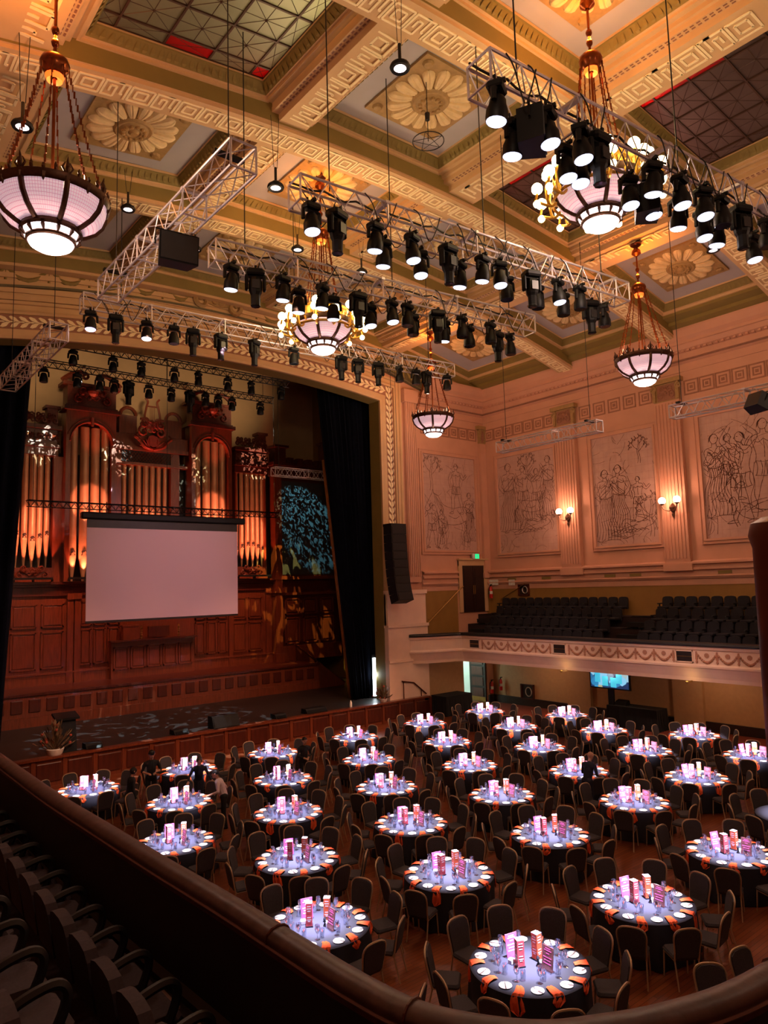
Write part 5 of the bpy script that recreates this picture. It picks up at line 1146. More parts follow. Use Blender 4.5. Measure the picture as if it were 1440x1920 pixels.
bput('balcony_front', sweep(MB(), FR, ZP([(-.3, 3.17), (-.12, 3.17), (-.1, 3.3), (-.02, 3.5), (.04, 3.62), (.08, 3.66), (.08, 3.72), (.04, 3.74), (0, 3.78), (0, 4.22), (.05, 4.26), (.08, 4.34), (.08, 4.38), (-.3, 4.38)])), 'balcony_cream')
bput('top_rail', sweep(MB(), FR, ZP([(-.4, 4.37), (.12, 4.37), (.15, 4.42), (.12, 4.48), (0, 4.5), (-.3, 4.5), (-.4, 4.46), (-.4, 4.37)])), 'seat_black')
bput('parapet_inside', sweep(MB(), FR, ZP([(-.3, 3.4), (-.3, 4.4)])), 'parapet_dark')
m = MB()
for z_ in (2.71, 3.1): m.grid([[p + o * -.15 + Vector((0, 0, z_)) for p, o, u in FR], [(XR if p.y < 26.5 else max(p.x + .2, min(XR, p.x + 6 * (28.4 - p.y))), p.y if p.y < 26.5 else 28.38, z_) for p, o, u in FR]])
m.grid([[(26.9, 26.8, 2.72), (XR, 26.8, 2.72)], [(26.0, 28.38, 2.72), (XR, 28.38, 2.72)]])
bput('balcony_slab', m, 'lower_wall')
# painted garlands, roundels and square vents on the front
def festoon_run(y1, n, sp):
    for k in range(n):
        ya = y1 - k * sp; m = MB()
        A = []; B = []
        for i in range(13):
            t = i / 12; z = zb(4.18) - .34 * sin(pi * t); w = .035 + .085 * sin(pi * t); A.append((BX - .012, ya - t * sp, z)); B.append((BX - .012, ya - t * sp, z - w))
        m.strip(A, B)
        for i in range(11): t = (i + 1) / 12; m.ball((BX - .01, ya - t * sp, zb(4.18) - .34 * sin(pi * t) - .045), .05, 6, 4)
        m.prism([(ya - .5 * sp + u, zb(4.07) + v) for u, v in arc(0, 0, .095, 0, 360, 12)[:-1]], lambda u, v, d: (BX - d, u, v), .004, .02)
        bput('garland', m, 'festoon_paint')
    for k in range(n + 1):
        ya = y1 - k * sp; m = MB(); m.prism([(ya - .03, zb(4.2)), (ya + .03, zb(4.2)), (ya + .05, zb(3.95)), (ya + .025, zb(3.9)), (ya + .05, zb(3.84)), (ya, zb(3.78)), (ya - .05, zb(3.84)), (ya - .025, zb(3.9)), (ya - .05, zb(3.95))], lambda u, v, d: (BX - d, u, v), .004, .03); bput('tassel', m, 'festoon_paint')
def yfront(px): return atx(px, 1215, BX).y
def vent(px):
    y = yfront(px); m = MB(); m.box(BX - .03, BX, y - .36, y + .36, zb(3.8), zb(3.84)).box(BX - .03, BX, y - .36, y + .36, zb(4.18), zb(4.22)).box(BX - .03, BX, y - .36, y - .32, zb(3.8), zb(4.22)).box(BX - .03, BX, y + .32, y + .36, zb(3.8), zb(4.22))
    v = bput('vent_frame', m, 'balcony_cream'); m = MB(); m.box(BX - .012, BX - .004, y - .32, y + .32, zb(3.84), zb(4.18)); bput('vent_opening', m, 'stage_black', v); m = MB(); m.box(BX - .03, BX - .01, y - .32, y + .32, zb(4.0), zb(4.02)); bput('vent_bar', m, 'brass', v)
for px in (890, 1049, 1282): vent(px)
for a, b, n in ((905, 1032, 5), (1067, 1262, 6), (1305, 1470, 4)): ya, yb = yfront(a), yfront(b); festoon_run(ya, n, (ya - yb) / n)
for px in (1065, 1300):
    y = yfront(px) + .2; t = thing('balcony_uplight', 'small lamp under the balcony lip washing the %s garland panel' % ('middle' if px < 1200 else 'nearer'), 'light', (BX - .3, y, 2.68), 0)
    MB().box(-.04, .4, -.02, .02, -.02, .04).build('bracket', 'brass', t); MB().lathe([(.001, -.06), (.06, -.05), (.07, .04), (.05, .05), (.001, .03)], 10).build('shade', 'brass', t)
    lamp('lip_lamp', 'POINT', (BX - .3, y, 2.76), 3.2, (1, .6, .22), .05)
# tiers
m = MB(); rise = .5; F0 = 3.5
TX = [27.75 + .86 * k for k in range(4)]
for k in range(4): m.box(TX[k] - .12, XR - .02, 2, YE - .02, 3.1 if k == 0 else F0 + rise * (k - 1) - .05, F0 + rise * k)
bput('tier', m, 'carpet')
AY0, AY1 = 17.5, 18.7
for k in range(7):   # aisle steps with light nosings
    x = TX[0] - .1 + k * .43; z = F0 + rise * .5 * k
    bput('aisle_step', MB().box(x, x + .45, AY0, AY1 - .02, z - .2, z), 'seat_black'); bput('step_nosing', MB().box(x - .02, x + .03, AY0 + .05, AY1 - .06, z - .03, z + .01), 'fixture_grey')
for k in range(7):
    x = TX[0] - .1 + k * .43; z = F0 + rise * .5 * k; y = 26.5 + .12 * k; bput('aisle_step', MB().box(x, x + .45, y, y + 1.0, z - .2, z), 'seat_black'); bput('step_nosing', MB().box(x - .02, x + .03, y, y + 1.0, z - .03, z + .01), 'fixture_grey')
# theatre seats (facing -X); origin on the tier below the seat
bk = MB(); P = [(-.245, .32), (.245, .32), (.25, .6), (.24, .8), (.2, .87), (.1, .9), (-.1, .9), (-.2, .87), (-.24, .8), (-.25, .6)]
bk.prism(P, lambda u, v, d: (.22 + d + (v - .32) * .12, u, v), 0, .09); seat_back = bk.mesh('backrest', 'seat_fabric')
cu = MB().bevbox(-.26, .2, -.235, .235, .36, .46, .03); seat_cu = cu.mesh('cushion', 'seat_fabric')
ar = MB(); ar.bevbox(-.16, .24, .235, .285, .56, .61, .015); ar.box(.0, .06, .24, .28, 0, .57); seat_arm = ar.mesh('armrest', 'seat_black')
for k in range(4):
    y = 26.0 + .3 * k; n = 0
    while y > 10.6:
        if not (AY0 - .25 < y < AY1 + .25):
            far_ = y > AY1; nn_ = int((y - AY1 - .2) / .56) if far_ else int((AY0 - .2 - y) / .56)
            t = thing('theatre_seat', 'dark theatre seat, %s balcony row, %s from the aisle on the %s side' % (ORD[k], ORD[max(0, min(19, nn_))], 'stage' if far_ else 'rear'), 'seat', (TX[k] + .32, y, F0 + rise * k), 0, 'balcony seats row %s' % ORD[k])
            inst([('backrest', seat_back), ('cushion', seat_cu), ('armrest', seat_arm)], t)
        y -= .56 if k % 2 == 0 else .57
# balcony-level bits on the walls
hr = thing('handrail', 'sloping brass handrail on the end wall beside the balcony steps', 'handrail', (27.5, YE - .12, 4.5))
m = MB(); m.path([(-1.55, 0, .1), (-1.4, 0, .15), (1.35, 0, 2.05), (1.5, 0, 2.1)], .03, 6); m.build('rail', 'brass', hr)
for x in (-1.2, .1, 1.2): MB().tube((x, .12, .12 + (x + 1.55) * .69), (x, 0, .2 + (x + 1.55) * .69), .015, 5).build('bracket', 'brass', hr)
h2 = thing('handrail', 'short handrail rising along the side wall near the red extinguisher', 'handrail', (XR - .12, 26.6, 5.3))
MB().path([(0, .9, .5), (0, -.9, 1.35)], .025, 6).tube((0, .8, .54), (.12, .8, .5), .015, 5).tube((0, -.8, 1.3), (.12, -.8, 1.3), .015, 5).build('rail', 'brass', h2)
def extinguisher(label, loc, s=1.):
    t = thing('fire_extinguisher', label, 'extinguisher', loc, 0, 'red fire extinguishers'); t.scale = (s,) * 3
    MB().lathe([(.001, 0), (.085, 0), (.09, .03), (.09, .46), (.05, .55), (.03, .57)], 12).build('cylinder', 'red_paint', t, True); MB().tube((0, 0, .56), (0, 0, .66), .025, 6).box(-.02, .12, -.02, .02, .62, .66).build('valve', 'fixture_black', t); MB().lathe([(.0915, .2), (.0915, .34)], 12).build('label', 'white_paint', t)
    MB().path([(.02, 0, .62), (-.12, 0, .5), (-.11, 0, .2)], .015, 5).build('hose', 'fixture_black', t)
p = atx(923, 1110, XR - .12); extinguisher('red fire extinguisher on the balcony level wall beside the upper door', (XR - .24, p.y, p.z - .35), 1.2)
p = aty(931, 1283, YE - .1); extinguisher('red fire extinguisher with white label on the end wall below the balcony', (min(p.x, 30.98), YE - .13, p.z - .45), 1.15)
p = atx(942, 1280, XR - .1); extinguisher('red fire extinguisher on the side wall just round the corner below the balcony', (XR - .24, p.y, p.z - .4), 1.1)
m = MB()
for y in (6, 10.5, 15, 19.5, 24): lamp('soffit_lamp', 'POINT', (29.4, y, 2.5), 40, (1, .62, .36), .12)
for px, py, w in ((928, 1092, .35), (962, 1092, .22)):
    p = atx(px, py, XR - .02); t = MB().box(-.02, .0, -w, w, -.16, .16).build('notice', 'white_paint', None, loc=(XR - .125 + .0, p.y, p.z)); tag(t, 'plain white notice on the wall above the balcony extinguisher, %s one' % ('wider' if w > .3 else 'narrower'), 'notice')
def hose_box(label, y, z, w, h):
    t = thing('hose_cabinet', label, 'cabinet', (XR - .02, y, z)); MB().box(-.12, 0, -w, w, 0, .05).box(-.12, 0, -w, w, h - .05, h).box(-.12, 0, -w, -w + .06, 0, h).box(-.12, 0, w - .06, w, 0, h).build('frame', 'mahogany_dark', t); MB().box(-.03, -.005, -w + .05, w - .05, .05, h - .05).build('back', 'stage_black', t)
    MB().path([(-.1, .15 * cos(a / 3) * w * 3 - .1, h / 2 + .3 * h * sin(a / 3)) for a in range(38)], .03, 6).build('hose', 'china', t)
p = atx(984, 1108, XR); hose_box('timber framed hose cabinet on the balcony level wall', p.y, p.z - .25, .38, .62)
p = atx(991, 1300, XR); hose_box('timber framed hose cabinet on the wall below the balcony', p.y, p.z - .3, .45, .8)
# exit sign
ex = thing('exit_sign', 'small green illuminated exit sign above the upper door', 'sign', (30.0, YE - .2, 7.86 + .28))
MB().box(-.26, .26, -.05, .05, 0, .3).build('housing', 'white_paint', ex); MB().box(-.08, .24, -.06, -.05, .02, .28).build('green_face', 'exit_green', ex)
m = MB(); f = lambda u, v, d: (u, -.06 - d, v)
m.prism([(-.22, .04), (-.11, .04), (-.11, .26), (-.22, .26)], f, 0, .004); 
for A in ([(.04, .05), (.08, .13), (.07, .19)], [(.14, .05), (.09, .13)], [(.02, .16), (.07, .19), (.13, .15)]): m.path([f(u, v, .006) for u, v in A], .012, 4)
m.ball(f(.08, .235, .004), .022, 6, 4); m.build('running_figure', 'white_paint', ex)
# hose reel and notice in the corridor
p = aty(888, 1265, 30.5); rl = thing('hose_reel', 'red fire hose reel on the pale corridor wall', 'hose reel', (p.x, 30.63, p.z))
MB().add([(r * cos(2 * pi * i / 20), -d, r * sin(2 * pi * i / 20)) for d, r in ((0, .3), (.14, .3), (.14, .12), (.0, .12)) for i in range(20)], [(k * 20 + i, k * 20 + (i + 1) % 20, (k + 1) * 20 + (i + 1) % 20, (k + 1) * 20 + i) for k in range(3) for i in range(20)]).build('drum', 'red_paint', rl); MB().path([(.1, -.1, -.28), (.0, -.1, -.5), (.12, -.1, -.62), (.2, -.1, -.55)], .02, 5).build('hose', 'fixture_black', rl); MB().lathe([(.001, 0), (.11, 0)], 12).build('hub', 'white_paint', rl, loc=(0, -.05, 0)).rotation_euler = (pi / 2, 0, 0)
p = aty(876, 1262, 30.5); tag(MB().box(-.14, .14, -.02, 0, -.2, .2).build('notice', 'mauve_paint', None, loc=(p.x, 30.58, p.z)), 'small poster beside the hose reel in the corridor', 'notice')
mat('poster_blue', C8(150, 190, 205), .5); bpy.data.objects['notice.002'].data.materials[0] = M['poster_blue']
# television on a stand, draped tables
p = atx(1143, 1262, 29.6)
tv = thing('television', 'large television on a dark stand showing a blue lit crowd picture', 'television', (29.6, p.y, 0))
tw, zt0 = 1.05, p.z - .05
def tvrot(m): return m
MB().box(-.06, .06, -tw, tw, zt0 - .68, zt0 + .55).build('casing', 'fixture_black', tv); 
def tv_mat():
    m = bpy.data.materials.new('tv_picture'); m.use_nodes = True; nt = m.node_tree; b = nt.nodes['Principled BSDF']; tc = nt.nodes.new('ShaderNodeTexCoord'); v = nt.nodes.new('ShaderNodeTexVoronoi'); v.inputs['Scale'].default_value = 3.2
    nt.links.new(tc.outputs['Object'], v.inputs['Vector']); rp = nt.nodes.new('ShaderNodeValToRGB'); e = rp.color_ramp.elements; e[0].color = (.01, .03, .1, 1); e[1].color = (.25, .6, .85, 1); e[0].position = .35; e[1].position = .8
    for pos, c in ((.5, (.02, .08, .2)), (.62, (.03, .3, .6)), (.72, (.5, .42, .2))): k = e.new(pos); k.color = (*c, 1)
    sx = nt.nodes.new('ShaderNodeSeparateColor'); nt.links.new(v.outputs['Color'], sx.inputs[0]); nt.links.new(sx.outputs[0], rp.inputs['Fac']); nt.links.new(rp.outputs['Color'], b.inputs['Emission Color']); b.inputs['Emission Strength'].default_value = 1.0; b.inputs['Base Color'].default_value = (.01, .01, .02, 1); M['tv_picture'] = m
tv_mat(); M['tv_card'] = mat('tv_card', C8(60, 190, 230), .5, emit=.7, ecol=C8(70, 200, 240))
MB().box(-.075, -.06, -tw + .05, tw - .05, zt0 - .62, zt0 + .5).build('screen', 'tv_picture', tv)
m = MB()
for k, (u, v) in enumerate(((.62, -.16), (.22, -.3), (-.22, -.34), (-.52, -.16))): m.box(-.08, -.075, u - .15, u + .15, zt0 + v - .24, zt0 + v + .2)
m.build('bright_cards', 'tv_card', tv)
MB().box(-.02, .1, -.14, .14, 0, zt0 - .6).build('post', 'fixture_black', tv); MB().box(-.4, .4, -.4, .4, 0, .05).build('foot', 'fixture_black', tv)
def draped(label, x, y, w, d, h, rz=0):
    t = thing('draped_table', label, 'table', (x, y, 0), rz); m = MB(); n = 60; top = []; bot = []
    for i in range(n):
        s = i / n * 4; k = int(s); f = s - k; cx = [(-1, -1), (1, -1), (1, 1), (-1, 1), (-1, -1)]; u = cx[k][0] + (cx[k + 1][0] - cx[k][0]) * f; v = cx[k][1] + (cx[k + 1][1] - cx[k][1]) * f; top.append((u * w / 2, v * d / 2, h)); g = 1.04 + .04 * sin(i * 2.3); bot.append((u * w / 2 * g, v * d / 2 * g, .01))
    m.add(top + bot, [tuple(range(n))] + [(i, (i + 1) % n, n + (i + 1) % n, n + i) for i in range(n)]); m.build('cloth', 'black_cloth', t); return t
p = atz(838, 1340, 0); draped('low bulky equipment under a black cloth beside the stage corner', 26.95, 27.45, 1.9, 1.1, 1.0)
p = atx(1190, 1340, 29.9); dt = draped('long table under a black cloth beside the television stand', 29.9, p.y - .1, .9, 2.5, .95, 0)
tag(MB().hexa([(-.2, -.3, 0), (.2, -.3, 0), (.2, .3, 0), (-.2, .3, 0), (-.1, -.28, .16), (.15, -.28, .22), (.15, .28, .22), (-.1, .28, .16)]).build('mixing_console', 'fixture_black', None, loc=(29.9, p.y + .6, .95)), 'small black mixing console on the long draped table', 'console')

# ================================================================== TABLES AND CHAIRS
# chair: origin on the floor, sitter faces +Y
c_seat = MB().bevbox(-.225, .225, -.21, .23, .42, .5, .035).mesh('seat', 'chair_fabric')
Pb = [(-.185, .48), (.185, .48), (.2, .62), (.215, .78), (.2, .89), (.13, .945), (0, .96), (-.13, .945), (-.2, .89), (-.215, .78), (-.2, .62)]
leanb = lambda v: -.2 - (v - .45) * .2
m = MB(); m.prism(Pb, lambda u, v, d: (u, leanb(v) - d, v), -.03, .03); c_back = m.mesh('backrest', 'chair_fabric')
m = MB(); m.path(smooth_line([(u * 1.04, leanb(v) - .005, v) for u, v in [(.2, .42), (.205, .6), (.225, .78), (.21, .895), (.135, .955), (0, .97), (-.135, .955), (-.21, .895), (-.225, .78), (-.205, .6), (-.2, .42)]], 2), .017, 5); c_frame = m.mesh('back_frame', 'chair_metal', True)
def leg(x, y, x2, y2, zt): return MB().tube((x, y, zt), (x2, y2, 0), .014, 5).mesh('leg', 'chair_metal')
c_legs = [leg(-.2, .19, -.21, .22, .44), leg(.2, .19, .21, .22, .44), leg(-.205, -.19, -.21, -.3, .46), leg(.205, -.19, .21, -.3, .46)]
c_rail = MB().tube((-.2, .19, .425), (-.2, -.2, .425), .014, 5).tube((.2, .19, .425), (.2, -.2, .425), .014, 5).tube((-.2, .19, .425), (.2, .19, .425), .012, 5).mesh('seat_rail', 'chair_metal')
CHAIR = [('seat', c_seat), ('backrest', c_back), ('back_frame', c_frame), ('seat_rail', c_rail)] + [('leg', l) for l in c_legs]
def make_cloth(seed):
    rnd = random.Random(seed); m = MB(); n = 96; R = .92; rows = [[(0.001 * cos(2 * pi * i / n), .001 * sin(2 * pi * i / n), .76) for i in range(n + 1)]]
    rows.append([(.88 * cos(2 * pi * i / n), .88 * sin(2 * pi * i / n), .76) for i in range(n + 1)])
    for t in (0, .05, .25, .6, 1.):
        row = []
        for i in range(n + 1):
            a = 2 * pi * (i % n) / n; f = (.5 + .5 * sin(a * 14 + seed)) * (.5 + .5 * sin(a * 5 + seed * 2)); r = R + .01 + t * (.015 + .09 * f - .03 * (1 - f)); row.append((r * cos(a), r * sin(a), .75 - .735 * t))
        rows.append(row)
    m.grid(rows); return m.mesh('tablecloth', 'table_cloth', True)
cloths = [make_cloth(s) for s in (1, 2, 3)]
t_top = MB().lathe([(.001, .745), (.9, .745), (.9, .71), (.001, .71)], 32).mesh('tabletop', 'mahogany_dark'); t_leg = MB().tube((0, 0, 0), (0, 0, .72), .06, 8).lathe([(.4, 0), (.4, .03), (.06, .08)], 12).mesh('pedestal', 'fixture_black')
plate_me = MB().lathe([(.001, .008), (.055, .008), (.07, .014), (.098, .02), (.1, .016), (.06, 0), (.001, 0)], 18).mesh('bread_plate', 'china', True)
def napkin_mesh(seed, hang):
    rnd = random.Random(seed); m = MB(); rows = []
    P = [(-.22, .012, .045), (-.14, .03, .06), (-.05, .02, .075), (.0, .014, .085), (.018, -.03, .09)] + ([(.03, -.1, .1), (.035, -.2, .105), (.035, -.27, .02)] if hang > .5 else [(.03, -.08, .1), (.03, -.15, .03)])
    for k, (r, z, w) in enumerate(P):
        sk = .02 * sin(seed + k); row = []
        for i in range(7): u = (i - 3) / 3; row.append((r + (.012 * cos(i * 2.4 + seed) if z < 0 else 0), w * u + sk, z + (.012 * abs(sin(i * 2.1 + seed)) if z > 0 else 0)))
        rows.append(row)
    m.grid(rows); me = m.mesh('napkin', 'napkin_orange'); return me
napk = [napkin_mesh(s, h) for s, h in ((0, 1), (1, 1), (2, 0), (3, 1), (4, 0))]
glass_w = MB().lathe([(.04, 0), (.007, .008), (.006, .09), (.03, .115), (.048, .165), (.042, .24)], 10).mesh('wine_glass', 'wine_glass', True); glass_t = MB().lathe([(.001, .004), (.036, .004), (.042, .07), (.045, .15)], 10).mesh('water_glass', 'wine_glass', True)
knife_me = MB().box(-.1, .02, -.006, .006, 0, .006).box(.02, .1, -.009, .009, 0, .004).mesh('butter_knife', 'steel')
def lantern_parts(c):
    w = .052; a = MB(); f = [(-w, -w), (w, -w), (w, w), (-w, w)]
    s = MB()
    for i in range(4): j = (i + 1) % 4; s.add([(*f[i], .015), (*f[j], .015), (*f[j], .3), (*f[i], .3)], [(0, 1, 2, 3)])
    t = MB().box(-w, w, -w, w, .3, .306); b = MB().box(-w - .01, w + .01, -w - .01, w + .01, 0, .015); tx = MB()
    for i in range(4):     # printed white lines on each face
        j = (i + 1) % 4; A = Vector((*f[i], 0)); B = Vector((*f[j], 0)); nrm = (A + B).normalized() * .0015
        for k, (z, l) in enumerate(((.26, .6), (.23, .7), (.2, .5), (.12, .6), (.09, .7), (.07, .4))): p, q = A.lerp(B, .5 - l / 2) + nrm, A.lerp(B, .5 + l / 2) + nrm; tx.add([p + Vector((0, 0, z)), q + Vector((0, 0, z)), q + Vector((0, 0, z + .012)), p + Vector((0, 0, z + .012))], [(0, 1, 2, 3)])
    sm = s.mesh('printed_sides', c); return [('printed_sides', sm, (0, 0, 0), (0, 0, 0), [('print', tx.mesh('print', 'print_white'))]), ('top', t.mesh('top', 'print_white')), ('base', b.mesh('base', 'fixture_black'))]
LANT = [lantern_parts('print_pink'), lantern_parts('print_orange')]
def card_parts(c, c2):
    s = MB().hexa([(-.085, -.004, .012), (.085, -.004, .012), (.085, .004, .012), (-.085, .004, .012), (-.085, .03, .25), (.085, .03, .25), (.085, .038, .25), (-.085, .038, .25)]); tx = MB()
    for z, l in ((.22, .5), (.2, .7), (.17, .3), (.13, .8), (.1, .6), (.07, .75)): y0 = -.0055 + (z - .012) * .034 / .238; tx.add([(-.08 * l, y0, z), (.08 * l, y0, z), (.08 * l, y0 + .0018, z + .012), (-.08 * l, y0 + .0018, z + .012)], [(0, 1, 2, 3)])
    return [('card', s.mesh('card', c), (0, 0, 0), (0, 0, 0), [('print', tx.mesh('print', c2))]), ('base', MB().box(-.09, .09, -.035, .035, 0, .012).mesh('base', 'wine_glass'))]
CARDS = [card_parts('print_purple', 'print_white'), card_parts('print_dark', 'print_purple')]
tl_me = MB().bevbox(-.045, .045, -.045, .045, 0, .075, .012).mesh('cup', 'print_white'); tw_me = MB().lathe([(.001, .077), (.03, .077)], 8).mesh('wax', 'bowl_bright')
fig_me = MB().lathe([(.035, 0), (.03, .02), (.012, .05), (.02, .09), (.03, .12), (.012, .15), (.001, .16)], 9).mesh('black_bottle', 'fixture_black', True)
ROWS = [(23.45, [25.15, 21.35, 17.53, 13.8, 10.52, 7.25]), (20.1, [26.86, 23.37, 19.41, 15.61, 12.16, 8.74]), (17.05, [25.12, 21.08, 17.45, 13.88, 10.47, 7.32]), (14.1, [26.63, 23.14, 19.29, 15.67, 12.24, 8.87]), (11.2, [24.86, 21.08, 17.7, 14.07, 10.72, 7.46]), (7.82, [19.5, 15.96, 12.41, 9.15])]
RAILPX = [(-50, 1385), (0, 1412), (100, 1482), (200, 1540), (320, 1612), (400, 1652), (475, 1697), (575, 1752), (695, 1837), (820, 1890), (1000, 1917), (1120, 1905), (1220, 1890), (1355, 1850), (1500, 1760)]
def raily(px):
    for (a, b), (c, d) in zip(RAILPX[:-1], RAILPX[1:]):
        if a <= px <= c: return b + (d - b) * (px - a) / (c - a)
    return 1400 if px < 0 else 1760
def seen(p, up):
    px, py = proj((p[0], p[1], p[2] + up)); return -25 < px < 1465 and py < raily(px) + 4
tabs = sorted([(hypot(x, y), r, i, x, y) for r, (y, X) in enumerate(ROWS) for i, x in enumerate(X)])
GL_STUFF = []; PL_STUFF = []; NP_STUFF = []; nchair = nplate = nnap = nglass = 0
SIDE = ['wall side', 'stage-wall side', 'stage side', 'stage-balcony side', 'balcony side', 'balcony-rear side', 'rear side', 'rear-wall side']
PEOPLE = [(8.95, 22.75), (7.85, 21.6), (9.95, 21.45), (9.75, 19.35), (13.75, 21.35), (18.05, 12.75)]
for ti, (dist, r, i, x, y) in enumerate(tabs):
    where = 'the %s table from the mural wall, %s row from the stage' % (ORD[i], ORD[r])
    wh2 = 'table %s from mural wall, %s row from stage' % (ORD[i], ORD[r])
    rnd = random.Random(100 + ti); inframe = seen((x, y, 0), .76) or seen((x - .5, y, 0), .9)
    t = thing('banquet_table', 'round black-clothed banquet ' + wh2, 'table', (x, y, 0), rnd.uniform(0, 6.28), 'banquet tables')
    inst([('tablecloth', cloths[ti % 3]), ('tabletop', t_top), ('pedestal', t_leg)], t)
    a0 = radians(22.5) + rnd.uniform(-.05, .05)
    mine = []
    for k in range(10):
        a = a0 + 2 * pi * k / 10 + rnd.uniform(-.04, .04); rr = 1.22 + rnd.uniform(-.03, .1); cx, cy = x + rr * cos(a), y + rr * sin(a)
        if not (seen((cx, cy, 0), .97) or seen((cx, cy, 0), .5)): continue
        s = SIDE[int(((a + pi / 8) % (2 * pi)) / (pi / 4))]
        if any(hypot(cx - u, cy - v) < .5 for u, v in PEOPLE): continue
        nchair += 1
        c = thing('banquet_chair', 'dark chair, %s of %s' % (s, wh2), 'chair', (cx, cy, 0), a + pi / 2 + rnd.uniform(-.1, .1), 'chairs %s of %s' % (s, wh2)); inst(CHAIR, c); mine.append((s, cy, c))
    for s_ in set(q[0] for q in mine):
        same = sorted([q for q in mine if q[0] == s_], key=lambda q: -q[1])
        if len(same) > 1:
            for n_, q in enumerate(same): q[2]['label'] = 'chair, %s of %s, %s' % (s_, wh2, 'nearer stage' if n_ == 0 else 'farther back')
    if not inframe: continue
    # place settings
    for k in range(10):
        a = a0 + 2 * pi * k / 10; ca, sa = cos(a), sin(a); b = a - .17
        pp_ = (x + .77 * cos(b), y + .77 * sin(b), .76)
        if nplate < 300:
            nplate += 1; o = put('bread_plate', plate_me, None, pp_); tag(o, 'white bread plate on ' + wh2, 'plate', 'plates on ' + wh2)
            if ti < 12: o = put('butter_knife', knife_me, None, (pp_[0], pp_[1], .781), (0, 0, b + .6)); tag(o, 'butter knife across a plate on ' + wh2, 'knife', 'knives on ' + wh2)
        else: PL_STUFF.append(pp_)
        b = a + .12; q = (x + .91 * cos(b), y + .91 * sin(b), .762, b + rnd.uniform(-.2, .2), rnd.randrange(5))
        if nnap < 300: nnap += 1; o = put('napkin', napk[q[4]], None, q[:3], (0, 0, q[3])); tag(o, 'orange napkin over the edge of ' + wh2, 'napkin', 'napkins on ' + wh2)
        else: NP_STUFF.append(q)
        for gi, (gr, gb) in enumerate(((.56, -.03), (.5, .12))):
            g = (x + gr * cos(a + gb), y + gr * sin(a + gb), .76)
            if nglass < 300: nglass += 1; o = put('wine_glass' if gi == 0 else 'water_glass', glass_w if gi == 0 else glass_t, None, g); tag(o, ('stemmed wine glass on ' if gi == 0 else 'short water glass on ') + wh2, 'glass', ('wine' if gi == 0 else 'water') + ' glasses on ' + wh2)
            else: GL_STUFF.append((g, gi))
    # centre pieces
    base = radians(-139.5)       # most tables carry their pieces in the same arrangement
    def cp(u, v): return (x + u * cos(base + pi / 2) - v * cos(base), y + u * sin(base + pi / 2) - v * sin(base), .76)
    for j, (u, v) in enumerate(((-.14, -.08), (.13, .16))):
        l = thing('table_lantern', '%s printed box lantern on %s' % (('pink', 'orange')[j], wh2), 'lantern', cp(u, v), base + rnd.uniform(-.2, .9), 'box lanterns'); inst(LANT[j], l); l.scale = (1.1, 1.1, 1.32)
    for j, (u, v, rz) in enumerate(((-.25, .18, .55), (.27, -.17, -.75))):
        l = thing('menu_card', '%s standing menu card on %s' % (('pink', 'dark brown')[j], wh2), 'menu card', cp(u, v), base + pi / 2 + rz + rnd.uniform(-.1, .1), 'menu cards'); inst(CARDS[j], l); l.scale = (1.3, 1.3, 1.38)
    for j, (u, v) in enumerate(((-.27, -.02), (.2, -.03))):
        l = thing('tealight_cup', 'white tealight cup %s, %s' % (('by the pink lantern', 'by the dark card')[j], wh2), 'candle', cp(u, v), rnd.uniform(0, 1), 'tealight cups'); put('cup', tl_me, l); put('wax', tw_me, l)
    o = put('black_bottle', fig_me, None, cp(.14, -.05)); tag(o, 'small black bottle amid ' + wh2, 'bottle', 'black bottles')
def stuff(name, base, items, mt, label, cat):
    if not items: return
    v = [tuple(p.co) for p in base[0].vertices]; m = MB()
    for it in items: pass
    return m
m = MB()
for g, gi in GL_STUFF:
    prof = [(.04, 0), (.007, .008), (.006, .09), (.048, .16), (.042, .24)] if gi == 0 else [(.001, .004), (.036, .004), (.045, .15)]; m.lathe(prof, 6, g)
if GL_STUFF: tag(m.build('drinking_glasses', 'wine_glass', None, True), 'wine and water glasses on the tables of the rows nearest the stage', 'glasses', kind='stuff')
m = MB()
for p in PL_STUFF: m.lathe([(.001, .008), (.07, .014), (.1, .02), (.06, 0)], 10, p)
if PL_STUFF: tag(m.build('bread_plates', 'china', None, True), 'white bread plates on the tables farthest from the viewer below the balcony', 'plates', kind='stuff')
m = MB()
for q in NP_STUFF:
    me = napk[q[4]]; R_ = Matrix.Translation(q[:3]) @ Matrix.Rotation(q[3], 4, 'Z'); m.add([R_ @ p.co for p in me.vertices], [tuple(f.vertices) for f in me.polygons])
if NP_STUFF: tag(m.build('napkins', 'napkin_orange'), 'orange napkins on the tables farthest from the viewer below the balcony', 'napkins', kind='stuff')
# chairs of tables that stand below the near balcony edge
for (px, py, lb, rz) in ((755, 1852, 'lone dark banquet chair top showing above the curved balcony rail', .6), (1345, 1832, 'dark banquet chair just beyond the curved rail end, standing by itself', 2.4), (1418, 1798, 'dark banquet chair partly cut by the rail at its padded seam', 2.9)):
    p = atz(px, py, .93); c = thing('banquet_chair', lb, 'chair', (p.x, p.y, 0), rz); inst(CHAIR, c)
print('chairs', nchair, 'plates', nplate, 'glasses', nglass, len(GL_STUFF))
